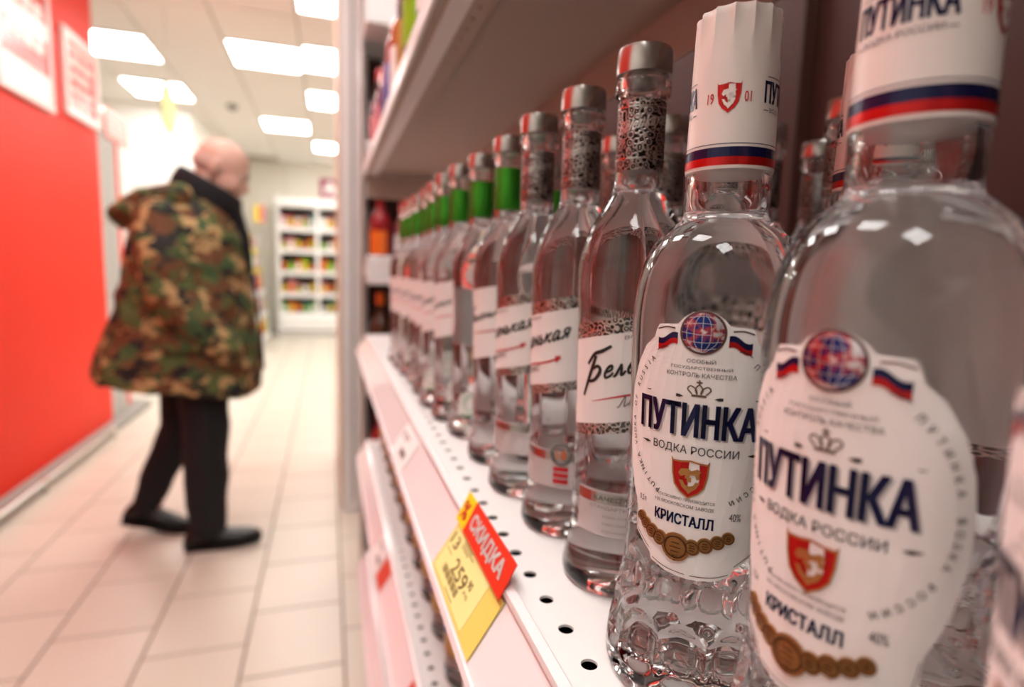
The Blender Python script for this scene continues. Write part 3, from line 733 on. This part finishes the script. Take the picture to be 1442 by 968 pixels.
def b_medal2():
    p = Print(); p.text('18', bd(62)-.0034, bd(62)+.0034, .0520, .0578, bold=.02); return p.wrap('seal_number', mat('orange_ink', '#d2642c', .4), BR, BREF, .0008)
def b_redbar():
    p = Print()
    for i in range(3): p.rect(bd(52), bd(72), .0360+.0040*i, .0390+.0040*i, 4)
    return p.wrap('red_bars', M_redink, BR, BREF, .0008)
def b_neckscript():
    p = Print(); p.text('Belenkaya', -.012, .014, .2395, .2470, bold=.012, shear=.5, slope=.22); return p.wrap('sleeve_script', mat('silver_ink', '#d9d4d0', .3, .7), NR, .0124, .0004)
def b_necklines():
    p = Print()
    for v in (.2290, .2545): p.rect(-PI*.0124, PI*.0124, v, v+.0008, 40)
    return p.wrap('sleeve_rings', M_silvercap, NR, .0124, .0003)
def b_emboss():
    p = Print(); p.text('Belenkaya', bd(-20), bd(40), .0680, .0770, shear=.4, slope=.1)
    return p.wrap('embossed_script', M_glass, BR, BREF, .0005)
def b_strip():                                                       # pale excise strip running down one side of the neck
    p = Print(); p.rect(-.0042, .0042, .2150, .2600, 4); return p.wrap('excise_strip', mat('pale_pink_strip', '#d9b39e', .5), interp([(.0140, .215), (.0132, .2205), (.0130, .26)]), .0124, .0003)
def g_label():
    p = Print(); n = 26
    for k in range(n+1):
        u = bd(-70+140*k/n); e = max(0, (k/n-.88)/.12); e2 = max(0, (.1-k/n)/.1)
        p.v += [(u, .0955+sk(u)+.010*e*e+.004*e2*e2), (u, .1560+sk(u)*.8-.003*e*e)]
    p.f = [(2*i, 2*i+2, 2*i+3, 2*i+1) for i in range(n)]
    return rowsplit(p, n, 9).wrap('label', M_paper2, BR, BREF, .0003)
def g_script():
    p = Print(); write(p, 'Беленькая', bd(-46), .1225, .0066, .0011, SK+.10); return p.wrap('script_lettering', M_ink, BR, BREF, .0006)
def g_under():
    p = Print(); p.brush([(bd(-36), .1150), (bd(0), .1180), (bd(36), .1215), (bd(46), .1245)], [.0002, .0010, .0012, .0003]); return p.wrap('red_underline', M_redink, BR, BREF, .0006)
def g_round():
    p = Print(); n = 22; vs = [(0, .034)]
    pts = [(.0135, .0235), (.0135, .036)]+[(.0135*math.cos(a), .036+.0135*math.sin(a)) for a in [PI*k/12 for k in range(1, 12)]]+[(-.0135, .036), (-.0135, .0235)]
    rows = 12
    for j in range(rows+1):
        v = .0235+(.0495-.0235)*j/rows; w_ = .0135 if v <= .036 else .0135*math.sqrt(max(0.002, 1-((v-.036)/.0136)**2))
        for k in range(9): p.v.append((-w_+2*w_*k/8, v))
    for j in range(rows):
        for k in range(8): a = j*9+k; p.f.append((a, a+1, a+10, a+9))
    return p.wrap('lower_label', M_paper2, BR, BREF, .0003)
def g_roundprint():
    p = Print(); p.disc((0, .0375), .0088, 24); return p.wrap('mint_disc', M_mint, BR, BREF, .0006)
def g_roundring():
    p = Print(); p.ring((0, .0375), .0062, .0066); p.ring((0, .0375), .0098, .0102); p.rect(-.0120, .0120, .0240, .0254, 6); return p.wrap('green_print', M_green, BR, BREF, .0008)
def slim_bottle(x, y, lab, kind, th, thl, group=None, full=True, thn=-34):
    t = thing('vodka_bottle', lab, 'bottle', (x, y, SH+.0004), 0, group); R_ = math.radians
    def part(key, fn, parent=t, rz=0): return mark(obj(key.split('#')[0], cached('B'+key, fn), parent, (0, 0, 0), rz))
    part('glass', b_glass); part('cap', b_cap)
    if kind == 'dark':
        s = part('neck_sleeve#d', b_sleeve(M_sleeve), t, R_(thn)); part('sleeve_rings', b_necklines, s)
        if full: part('sleeve_script', b_neckscript, s)
        l = part('label#d', b_panel, t, R_(th)); part('foil_band#t', b_top, l); part('foil_band#b', b_bot, l)
        if full:
            part('script_lettering', b_script, l); part('red_underline', b_under, l); part('script_small', b_lux, l); part('embossed_script', b_emboss, t, R_(th))
            q = part('lower_label#d', b_low, t, R_(thl)); part('silver_stripe', b_lowband, q); part('lower_lettering', b_lowprint, q)
            part('round_seal', b_medal, q); part('seal_number', b_medal2, q); part('red_bars', b_redbar, q)
    else:
        part('neck_sleeve#g', b_sleeve(M_greenfoil), t); part('excise_strip', b_strip, t, R_(-128))
        l = part('label#g', g_label, t, R_(th))
        if full:
            part('script_lettering#g', g_script, l); part('red_underline#g', g_under, l)
            q = part('lower_label#g', g_round, t, R_(thl)); part('mint_disc', g_roundprint, q); part('green_print', g_roundring, q)
    return t
k = .94
slim_bottle(.157, .279, 'slim clear bottle with black ornate neck sleeve, next to a white-capped bottle', 'dark', -24, 2)
slim_bottle(.156, .3516, 'slim clear bottle with black neck sleeve, middle one of the three', 'dark', -92, -96)
slim_bottle(.1513, .4205, 'slim clear bottle with black neck sleeve, touching the green-necked row', 'dark', -82, -70)
ordn = ['first', 'second', 'third', 'fourth', 'fifth', 'sixth', 'seventh', 'eighth', 'ninth', 'tenth']
GR = [(.1515, .4955, -57, 6), (.149, .5790, -150, -30), (.1425, .6470, -62, -10), (.139, .7115, -64, -50), (.140, .784, -70, -20), (.142, .855, -60, -20), (.139, .927, -66, -30), (.137, .998, -75, -10), (.136, 1.07, -60, -25)]
for i, (x, y, a, b) in enumerate(GR):
    slim_bottle(x, y, 'slim clear bottle with green foil neck, %s in line after the black-necked ones' % ordn[i], 'green', a, b, 'green-necked bottles along the shelf edge')
for i in range(10):
    y = .3+.0722*i
    slim_bottle(.236+.004*(i % 2), y+.012, 'slim clear bottle with %s neck standing behind the front row' % ('black' if i < 4 else 'green'), 'dark' if i < 4 else 'green', -40-25*(i % 3), -60, 'bottles in the second row with %s necks' % ('black' if i < 4 else 'green'), False)
for i in range(4):
    slim_bottle(.318, .30+.074*i, 'slim clear bottle with black neck in the third row deep in the shelf', 'dark', -70, -60, 'bottles in the third row', False)
for i, (x, y) in enumerate(((.400, .130), (.402, .215), (.398, .30), (.395, .40))):
    slim_bottle(x, y, 'slim black-necked bottle at the dark back of the shelf', 'dark', -70, -60, 'bottles at the back of the shelf', False)
# ------------------------------------------------------------------ simple goods
HEX = {'red': '#b4202a', 'crimson': '#8e1530', 'pink': '#d98a90', 'purple': '#4a2a6a', 'green': '#4f9a2e', 'lime': '#8fbf2c', 'orange': '#dd6a1e', 'yellow': '#e6c32a', 'white': '#efece6', 'black': '#1c191a', 'brown': '#5b3320', 'blue': '#2b3c9a', 'gold': '#b58a3c', 'rose': '#c77078', 'teal': '#2f7f7a', 'clear': '#dcd8d4', 'magenta': '#b02a6e'}
def gm(c): return mat('goods_'+c, HEX[c], .35)
def liq(c): return mat('liquor_'+c, HEX[c], .08, trans=.45, ior=1.4)
def goods_bottle(x, y, z, h, r, body, cap, lab, label, group, band=None, name='spirit_bottle', cat='bottle'):
    t = thing(name, label, cat, (x, y, z+.0005), 0, group); q = round(h, 3), round(r, 3)
    prof = spline_prof([(.86, 0), (1, .02), (1, .10), (1, .50), (.96, .60), (.70, .68), (.42, .74), (.36, .80), (.36, .92)], 2)
    obj('glass', cached(('gb', q, body), lambda: MB().lathe([(a*r, b*h) for a, b in prof], 20).mesh('glass', M_glass if body == 'clear' else liq(body), True, 50)), t)
    obj('cap', cached(('gc', q, cap), lambda: MB().lathe([(.40*r, .86*h), (.44*r, .865*h), (.44*r, .985*h), (.36*r, h)], 16).mesh('cap', gm(cap), True, 40)), t)
    if lab: obj('label', cached(('gl', q, lab), lambda: Print().rect(-1.3*r, 1.3*r, .16*h, .46*h, 12).wrap('label', gm(lab), lambda v: r*1.0, r, .0008)), t, (0, 0, 0), math.radians(-45))
    if band:
        obj('label_band', cached(('gn', q, band), lambda: Print().rect(-1.5*r, 1.5*r, .26*h, .36*h, 12).wrap('label_band', gm(band), lambda v: r, r, .0014)), t, (0, 0, 0), math.radians(-45))
    return t
def carton(x, y, z, w_, d, h, c, c2, label, group, name='carton', cat='box'):
    t = thing(name, label, cat, (x, y, z+.0005), 0, group); q = (round(w_, 3), round(d, 3), round(h, 3))
    obj('body', cached(('cb', q, c), lambda: MB().bbox(-w_/2, w_/2, -d/2, d/2, 0, h, min(w_, d, h)*.06).mesh('body', gm(c))), t)
    obj('front_panel', cached(('cp', q, c2), lambda: MB().box(-w_*.40, w_*.40, -d/2-.002, -d/2, h*.25, h*.68).mesh('front_panel', gm(c2))), t)
    return t
def pouch(x, y, z, w_, h, c, c2, label, group, rz=0):
    t = thing('snack_bag', label, 'bag', (x, y, z+.0005), rz, group)
    def fn():
        n, m_ = 8, 10; vs = []; fs = []
        for s in (-1, 1):
            for j in range(m_+1):
                for i in range(n+1):
                    u, v = i/n, j/m_; b = (math.sin(PI*u)*math.sin(PI*v))**.5 if 0 < u < 1 and 0 < v < 1 else 0
                    vs.append(((u-.5)*w_*(1-.05*math.sin(PI*v)), s*(.002+.06*w_/.18*b*.7), v*h))
        N = (n+1)*(m_+1)
        for s in (0, 1):
            for j in range(m_):
                for i in range(n):
                    a = s*N+j*(n+1)+i; q = (a, a+1, a+n+2, a+n+1); fs.append(q if s == 0 else q[::-1])
        return MB().add(vs, fs).mesh('bag', gm(c), True)
    obj('bag', cached(('pb', round(w_, 3), round(h, 3), c), fn), t)
    obj('printed_patch', cached(('pp', round(w_, 3), round(h, 3), c2), lambda: MB().ell((0, -.055*w_/.18, h*.5), (w_*.3, .004, h*.2), 14, 8).mesh('printed_patch', gm(c2), True)), t)
    return t
rg = random.Random(3)
# bottles on the upper shelf
ut = UZ+.020
for i, (y, h, r, b, cp, lb, txt) in enumerate([(.47, .27, .037, 'magenta', 'purple', 'rose', 'pink liqueur bottle with purple cap'), (.56, .28, .036, 'purple', 'lime', 'orange', 'purple bottle with an orange label'), (.65, .27, .036, 'rose', 'purple', 'pink', 'rose liqueur bottle with pink label'), (.75, .30, .036, 'lime', 'lime', 'white', 'bright green bottle with white label'), (.86, .27, .04, 'clear', 'green', 'lime', 'stout clear bottle with green cap'), (.97, .26, .036, 'purple', 'blue', 'gold', 'dark purple bottle with gold label'), (1.07, .25, .036, 'orange', 'gold', 'white', 'orange bottle with gold cap'), (1.17, .26, .036, 'rose', 'white', 'blue', 'rose bottle with blue label'), (1.28, .24, .036, 'pink', 'white', 'purple', 'pale pink bottle with purple label'), (1.40, .22, .036, 'crimson', 'red', 'rose', 'crimson bottle with red cap'), (1.50, .22, .036, 'magenta', 'white', 'rose', 'magenta bottle with white cap')]):
    goods_bottle(.142, y, ut, h, r, b, cp, lb, txt+' on the upper shelf', 'liqueur bottles on the upper shelf')
for x, y in ((.243, .108), (.252, .028), (.330, .060), (.345, -.03), (.262, -.055)):
    goods_bottle(x, y, SH, .285, .036, 'black', 'black', 'blue', 'black bottle with a blue label behind the white-capped bottles', 'black bottles behind the white-capped ones')
# bottles on the shelf below
for i in range(11):
    goods_bottle(.150, .58+.085*i, ZC-.452, .235, .031, 'clear', 'blue' if i % 2 else 'white', 'gold', 'small clear bottle with a blue and gold label on the shelf below the discount tag', 'blue-labelled bottles on the lower shelf', 'blue')
for i in range(4):
    goods_bottle(.150, .30+.085*i*.78, ZC-.452, .215, .028, 'clear', 'white', 'white', 'plain clear bottle with white label on the shelf below the discount tag', 'white-labelled bottles on the lower shelf')
for i in range(9):
    goods_bottle(.150, .70+.09*i, ZC-.76, .23, .032, ['crimson', 'brown', 'orange'][i % 3], 'red', 'white', '%s bottle with red cap on the lowest shelf' % ['crimson', 'brown', 'orange'][i % 3], 'red-capped bottles on the lowest shelf')

# ------------------------------------------------------------------ shelving across the end of the unit, facing the camera
RK = (.118, 1.86)
t = thing('corner_shelving', 'white shelving standing across the far end of the bottle shelves', 'shelving', (RK[0], RK[1], 0))
for x in (0, .50): MB().bbox(x, x+.02, .33, .36, 0, 2.5, .002).build('upright', M_shelf, t)
MB().box(0, .52, .38, .395, 0, 2.5).build('back_panel', M_backp, t)
MB().box(-.008, .0, .20, .395, 0, 2.5).build('side_panel', mat('side_panel_grey', '#a39a94', .5), t)
CS = [.42, .80, 1.155, 1.50, 1.93]
for z in CS:
    s = MB().box(.0, .52, .02, .38, z-.03, z).build('shelf_board', M_shelf, t)
    MB().bbox(-.004, .52, .0, .02, z-.055, z+.035 if z > 1 else z+.01, .003).build('price_rail', M_shelf, s)
cols = ['red', 'crimson', 'rose', 'brown', 'black', 'purple']
for zi, (z, h) in enumerate(zip(CS, (.27, .29, .25, .29, .26))):
    for i in range(6):
        c = cols[(i*2+zi*3) % 6]; cp = ['red', 'orange', 'black'][(i+zi) % 3]
        goods_bottle(RK[0]+.045+.078*i, RK[1]+.085, z, h-.02*((i+zi) % 2), .033, c, cp, ['pink', 'orange', 'white'][(i+2*zi) % 3], '%s bottle with %s cap on the %s shelf of the corner shelving' % (c, cp, ['bottom', 'second', 'third', 'fourth', 'top'][zi]), 'bottles on the corner shelving')
tg = thing('shelf_label', 'small orange price card standing on the corner shelving', 'price tag', (RK[0]+.05, RK[1]-.004, .765)); MB().bbox(-.02, .02, -.002, .0, 0, .05, .0005).build('card', gm('orange'), tg); MB().box(-.015, .015, -.0025, -.002, .02, .028).build('tag_print', M_white, tg)
# tall white end panel of the next shelving
t = thing('end_panel', 'tall white end panel of the next shelving along the aisle', 'panel', (.045, 2.72, 0))
MB().bbox(.012, .125, 0, .03, .0, 2.55, .004).build('panel', M_shelf, t)
MB().bbox(.0, .012, .0, .9, .03, 2.55, .003).build('edge_trim', mat('peach_trim', '#d9c3ad', .5), t)
MB().bbox(.055, .066, -.006, 0, .05, 2.5, .002).build('slotted_rail', M_grey, t)
MB().bbox(.012, .125, .03, .9, .0, .12, .004).build('foot', M_plinth, t)
for z in (.45, .85, 1.25, 1.65): MB().box(.012, .48, .03, .9, z, z+.03).build('shelf_board', M_shelf, t)

# ------------------------------------------------------------------ cooler at the end of the aisle
FX, FY = -.80, 10.20
ck = thing('display_cooler', 'white open display cooler with five shelves against the end wall', 'cooler', (FX, FY, 0))
MB().bbox(0, 1.30, -.10, .55, 0, .34, .03).build('base', M_white, ck)
MB().box(.06, 1.24, -.105, -.10, .06, .10).build('vent_slot', M_plinth, ck)
MB().box(0, 1.30, .50, .56, .34, 2.16).build('back_panel', mat('cooler_back', '#6a6866', .5), ck)
for x in (0, 1.25): MB().bbox(x, x+.05, -.06, .5, .34, 2.16, .005).build('side_panel', M_white, ck)
MB().bbox(.605, .665, -.04, .48, .34, 2.16, .005).build('divider', M_white, ck)
MB().bbox(-.02, 1.32, -.10, .56, 2.10, 2.24, .01).build('header', M_white, ck)
LV = [.36, .69, 1.05, 1.41, 1.76]
for z in LV: 
    for x in (.05, .665):
        s = MB().box(x, x+(.555 if x < .5 else .585), .0, .5, z-.02, z).build('shelf_board', M_white, ck); MB().box(x, x+(.555 if x < .5 else .585), -.03, .0, z-.05, z+.025).build('price_rail', M_white, s)
pal = [['green', 'orange', 'black', 'teal', 'green'], ['brown', 'pink', 'rose', 'black', 'brown'], ['black', 'green', 'orange', 'lime', 'brown'], ['rose', 'pink', 'black', 'brown', 'orange'], ['pink', 'crimson', 'white', 'rose', 'teal']]
nm = ['bottom', 'second', 'third', 'fourth', 'top']
for li, z in enumerate(LV):
    for bay in (0, 1):
        for i in range(5):
            c = pal[li][(i+bay*2) % 5]; c2 = ['white', 'yellow', 'orange', 'lime'][(i+li) % 4]
            carton(FX+(.05 if bay == 0 else .665)+.062+.108*i, FY+.12, z, .095, .12, .17+.05*((i+li) % 3)*.6, c, c2, '%s carton with %s panel on the %s cooler shelf' % (c, c2, nm[li]), 'cartons on the %s cooler shelf' % nm[li])
t = thing('house_sign', 'magenta square sign with a white house shape on the end wall', 'sign', (.04, 10.79, ZC+1.36))
MB().bbox(-.17, .17, -.02, .0, -.16, .16, .01).build('plate', mat('magenta_plate', '#a8325c', .4), t)
MB().prism([(-.10, -.11), (-.03, -.11), (-.03, -.03), (.03, -.03), (.03, -.11), (.10, -.11), (.10, .03), (0, .12), (-.10, .03)], -.024, -.02).build('house_shape', M_white, t)

# ------------------------------------------------------------------ goods stand in front of the pillar wall
GX, GY = -1.46, 7.9
st = thing('goods_stand', 'stepped white stand of colourful packets beside the end cooler', 'shelving', (GX, GY, 0))
MB().box(0, .02, 0, 2.1, 0, 1.75).build('back_panel', M_white, st)
for y in (0, 2.08): MB().box(.02, .40, y, y+.02, 0, 1.60).build('side_panel', M_white, st)
SV = [(.10, .56), (.42, .52), (.76, .48), (1.08, .44), (1.38, .40)]
for z, d in SV:
    s = MB().box(.02, d, .02, 2.08, z-.02, z).build('shelf_board', M_white, st); MB().box(d, d+.012, .02, 2.08, z-.05, z+.02).build('price_rail', gm('yellow') if z > .9 else M_white, s)
pc = ['red', 'yellow', 'blue', 'white', 'green', 'orange', 'purple', 'white', 'red', 'yellow']
for li, (z, d) in enumerate(SV):
    for i in range(9):
        c = pc[(i*3+li*2) % 10]; c2 = pc[(i*3+li*2+3) % 10]
        pouch(GX+d-.09, GY+.14+.225*i, z, .19, .24, c, c2, '%s packet with %s patch on the %s step of the goods stand' % (c, c2, nm[li]), 'packets on the goods stand', math.radians(62))
t = thing('promo_card', 'orange and pink promotion card hanging by the goods stand', 'sign', (-.92, 9.0, ZC+.62))
MB().bbox(-.07, .07, 0, .01, -.02, .22, .003).build('card', gm('yellow'), t); MB().box(0.0, .075, -.003, 0, -.01, .21).build('printed_half', gm('rose'), t)
MB().tube([(0, .005, .22), (0, .005, CZ-ZC-.62-.001)], .002, 6).build('wire', M_steel, t)
# ------------------------------------------------------------------ the shopper
PX, PY = -.52, 2.58
man = thing('person', 'person in a camouflage jacket walking past the red wall, head bent down', 'person', (PX, PY, 0))
def bake(mb, name, m, voxel, parent, smooth=4, disp=None):
    me = mb.mesh(name, m); o = obj(name, me, None)
    r = o.modifiers.new('r', 'REMESH'); r.mode = 'VOXEL'; r.voxel_size = voxel; r.use_smooth_shade = True
    if smooth: s = o.modifiers.new('s', 'SMOOTH'); s.factor = .5; s.iterations = smooth
    dg = bpy.context.evaluated_depsgraph_get(); me2 = bpy.data.meshes.new_from_object(o.evaluated_get(dg)); me2.name = name
    if disp:
        nr = [v.normal.copy() for v in me2.vertices]
        for v, n in zip(me2.vertices, nr): v.co += n*disp(v.co)
    for p in me2.polygons: p.use_smooth = True
    if not me2.materials: me2.materials.append(m)
    o.modifiers.clear(); o.data = me2; o.parent = parent; bpy.data.meshes.remove(me)
    return o
def cap_chain(mb, pts, rs, sub=6, flat=1.0):
    for (p, q, a, b) in zip(pts, pts[1:], rs, rs[1:]):
        for k in range(sub+1):
            t_ = k/sub; c = Vector(p).lerp(Vector(q), t_); r = a+(b-a)*t_; mb.ell(c, (r, r*flat, r), 14, 9)
    return mb
Ry = lambda a: Matrix.Rotation(math.radians(a), 3, 'Y')
# local frame: x forward (to the aisle side), y away from the camera, z up
b = MB(); H = Vector((.125, 0, 1.515)); T = Ry(24)                      # head bent forward
hp = lambda x, y, z: H+T @ Vector((x, y, z))
b.ell(hp(-.012, 0, .030), (.098, .077, .088), 28, 18, T)                 # skull
b.ell(hp(.030, 0, -.025), (.062, .062, .085), 22, 14, T)                 # face
b.ell(hp(.045, 0, -.085), (.042, .045, .030), 18, 10, T)                 # jaw
b.ell(hp(.072, 0, -.100), (.022, .022, .018), 12, 8, T)                  # chin
b.ell(hp(.078, 0, .018), (.020, .050, .012), 14, 8, T)                   # brow
for k, (dx, dz, r) in enumerate(((.088, .000, .010), (.096, -.014, .012), (.104, -.028, .015), (.100, -.036, .014))): b.ell(hp(dx, 0, dz), (r, r*.95, r), 12, 8, T)   # nose
for s in (-1, 1):
    b.ell(hp(.094, s*.012, -.036), (.009, .008, .007), 10, 6, T); b.ell(hp(.060, s*.038, -.035), (.022, .018, .020), 12, 8, T)
b.ell(hp(.086, 0, -.060), (.012, .024, .006), 12, 8, T); b.ell(hp(.085, 0, -.073), (.012, .021, .007), 12, 8, T)     # lips
for s in (-1, 1):                                                        # ears
    b.ell(hp(-.018, s*.080, -.005), (.018, .010, .032), 14, 10, T @ Matrix.Rotation(math.radians(-s*18), 3, 'Z')); b.ell(hp(-.010, s*.076, -.028), (.010, .008, .013), 10, 8, T)
cap_chain(b, [hp(-.030, 0, -.05), (.055, 0, 1.40), (.0, 0, 1.33)], [.060, .060, .075])
b.ell((-.06, 0, 1.22), (.12, .16, .17), 20, 14); b.ell((-.03, 0, 1.00), (.11, .14, .16), 20, 14); b.ell((-.02, 0, .84), (.12, .15, .12), 20, 14)
for s, knee, ank in ((-1, (.05, -.09, .46), (.035, -.085, .11)), (1, (-.07, .10, .45), (-.20, .11, .13))):
    cap_chain(b, [(-.01, s*.085, .82), knee, ank], [.075, .05, .038], 10)
    cap_chain(b, [(-.06, s*.17, 1.30), (-.02, s*.205, 1.06), (.09, s*.16, .92)], [.05, .04, .03], 8)
    b.ell((.12, s*.145, .875), (.045, .02, .035), 12, 8)                 # hand held in the pocket: palm, fingers and thumb
    for k in range(4): cap_chain(b, [(.14, s*.145, .895-.014*k), (.172-.006*abs(k-1), s*.138, .885-.016*k), (.18-.006*abs(k-1), s*.125, .865-.015*k)], [.009, .0085, .008], 4)
    cap_chain(b, [(.115, s*.140, .90), (.145, s*.120, .915)], [.011, .009], 4)
body = bake(b, 'body', M_skin, .0062, man, 3)
for s in (-1, 1):
    e = MB().ell(hp(.076, s*.030, .002), (.010, .011, .008), 12, 8, T).build('eye', mat('eye_white', '#c9bdb4', .3), body, smooth=True)
    MB().ell(hp(.083, s*.031, .001), (.005, .005, .005), 10, 6, T).build('iris', M_ink, body, smooth=True)
    MB().tube([hp(.090, s*.014, .021), hp(.092, s*.032, .025), hp(.078, s*.050, .018)], [.003, .0042, .002], 6).build('eyebrow', mat('grey_brow', '#8d8178', .8), body, smooth=True)
# thin grey hair round the back of the head
hr = MB(); 
hr.ell(hp(-.026, 0, .006), (.089, .0785, .058), 26, 14, T)
o = hr.build('cropped_hair', mat('grey_stubble', '#c2a79a', .8, bump=(600, .3)), man, smooth=True)

# jacket: lofted body, sleeves, hood
def loft(mb, secs, n=28):
    vs = []; fs = []
    for (z, xb, xf, hy, tilt) in secs:
        cx, hx = (xb+xf)/2, (xf-xb)/2
        for k in range(n):
            a = 2*PI*k/n; c, s = math.cos(a), math.sin(a); ex = abs(c)**.75*(1 if c > 0 else -1); ey = abs(s)**.75*(1 if s > 0 else -1)
            vs.append((cx+hx*ex, hy*ey, z-tilt*hx*ex))
    m_ = len(secs)
    for i in range(m_-1):
        for k in range(n): fs.append((i*n+k, i*n+(k+1) % n, (i+1)*n+(k+1) % n, (i+1)*n+k))
    fs.append(tuple(range(n))[::-1]); fs.append(tuple(range((m_-1)*n, m_*n)))
    return mb.add(vs, fs)
j = MB()
X = lambda x: x-PX
loft(j, [(.665, X(-.855), X(-.275), .245, .13), (.74, X(-.850), X(-.272), .250, .10), (.88, X(-.805), X(-.282), .235, .06), (1.02, X(-.765), X(-.298), .225, .04), (1.16, X(-.735), X(-.312), .220, .03), (1.27, X(-.705), X(-.330), .215, .03), (1.35, X(-.655), X(-.360), .170, .05), (1.40, X(-.60), X(-.395), .110, .06)])
for s in (-1, 1):
    cap_chain(j, [(-.055, s*.185, 1.295), (-.045, s*.235, 1.18), (-.02, s*.245, 1.05), (.06, s*.235, .93), (.135, s*.215, .845)], [.088, .088, .083, .075, .068], 6)
    cap_chain(j, [(.135, s*.212, .845), (.155, s*.205, .815)], [.070, .058], 2)
cap_chain(j, [(X(-.68), 0, 1.340), (X(-.735), 0, 1.325)], [.06, .05], 3, 2.6)
rnd = lambda co, s, o: noise.noise(Vector((co.x*s+o, co.y*s, co.z*s)))
def wrinkle(co): return .011*rnd(co, 5.5, 3)+.008*rnd(Vector((co.x, co.y, co.z*1.9)), 9, 8)+.004*rnd(co, 22, 1)
jk = bake(j, 'jacket', M_camo, .012, man, 5, wrinkle)
h = MB()
for k in range(13):                                                     # thrown-back hood: thick crescent behind the neck
    a = math.radians(-105+210*k/12); h.ell((X(-.565)-.115*math.cos(a), .125*math.sin(a), 1.385-.030*math.cos(a)), (.060, .055, .055), 14, 10)
h.ell((X(-.70), 0, 1.345), (.072, .115, .060), 18, 12); h.ell((X(-.735), 0, 1.31), (.040, .085, .042), 16, 10)
hd = bake(h, 'hood', M_camo, .010, man, 5, lambda co: .008*rnd(co, 9, 5)+.004*rnd(co, 24, 2)); hd.parent = jk
c = MB()
for k in range(49):                                                     # stand-up black collar, higher at the back
    a = 2*PI*k/48; cx, cy_k = X(-.455)+.098*math.cos(a), .092*math.sin(a); z = 1.415-.055*math.cos(a)
    c.ell((cx, cy_k, z), (.024, .024, .060), 12, 10, Ry(22))
cap_chain(c, [(X(-.353), 0, 1.36), (X(-.318), -.01, 1.25), (X(-.303), -.012, 1.12)], [.028, .022, .014], 6, 1.6)
cl = bake(c, 'collar', M_black, .008, man, 3); cl.parent = jk
MB().tube([(X(-.292), -.012, 1.11), (X(-.272), -.012, .93), (X(-.262), -.010, .72)], .006, 8).build('zip_flap', M_black, jk, smooth=True)
for s in (-1,):
    MB().bbox(-.075, .055, -.012, 0, -.008, .05, .005).build('pocket_flap', M_camo, jk, (.02, -.252, .835))
# trousers
tr = MB()
cap_chain(tr, [(X(-.475), -.085, .80), (X(-.470), -.09, .46), (X(-.478), -.085, .24), (X(-.478), -.085, .10)], [.098, .088, .080, .074], 12)
cap_chain(tr, [(X(-.56), .085, .80), (X(-.60), .10, .46), (X(-.69), .105, .26), (X(-.745), .11, .12)], [.098, .080, .066, .056], 12)
tr.ell((X(-.52), 0, .82), (.14, .17, .10), 18, 12)
tz = bake(tr, 'trousers', M_black, .010, man, 4, lambda co: .006*rnd(co, 9, 4)+.003*rnd(co, 20, 9))
# shoes
def shoe(loc, pitch):
    s = MB(); n = 16; vs = []; fs = []
    prof = [(-.105, .030, .045), (-.09, .037, .075), (-.05, .038, .085), (.0, .040, .080), (.05, .046, .058), (.10, .047, .046), (.145, .040, .036), (.175, .022, .024), (.182, .008, .014)]
    for x, hw, hh in prof:
        for k in range(n):
            a = 2*PI*k/n; vs.append((x, hw*math.cos(a), max(.012, hh/2+.012+hh/2*math.sin(a))))
    for i in range(len(prof)-1):
        for k in range(n): fs.append((i*n+k, (i+1)*n+k, (i+1)*n+(k+1) % n, i*n+(k+1) % n))
    fs.append(tuple(range(n))); fs.append(tuple(range((len(prof)-1)*n, len(prof)*n))[::-1]); s.add(vs, fs)
    o = s.build('shoe', M_shoe, man, loc, smooth=True, angle=60)
    z = MB(); vs = []; m_ = len(prof)
    for zz in (0, .014):
        vs += [(x, hw+.003, zz) for x, hw, _ in prof]+[(x, -hw-.003, zz) for x, hw, _ in prof[::-1]]
    N = 2*m_; z.add(vs, [tuple(range(N))[::-1], tuple(range(N, 2*N))]+[(i, (i+1) % N, N+(i+1) % N, N+i) for i in range(N)])
    z.build('sole', mat('rubber_sole', '#0f0e0e', .7), o)
    o.rotation_euler = (0, math.radians(pitch), 0); return o
shoe((X(-.455), -.085, .0), -6); shoe((X(-.735), .11, .035), 16)
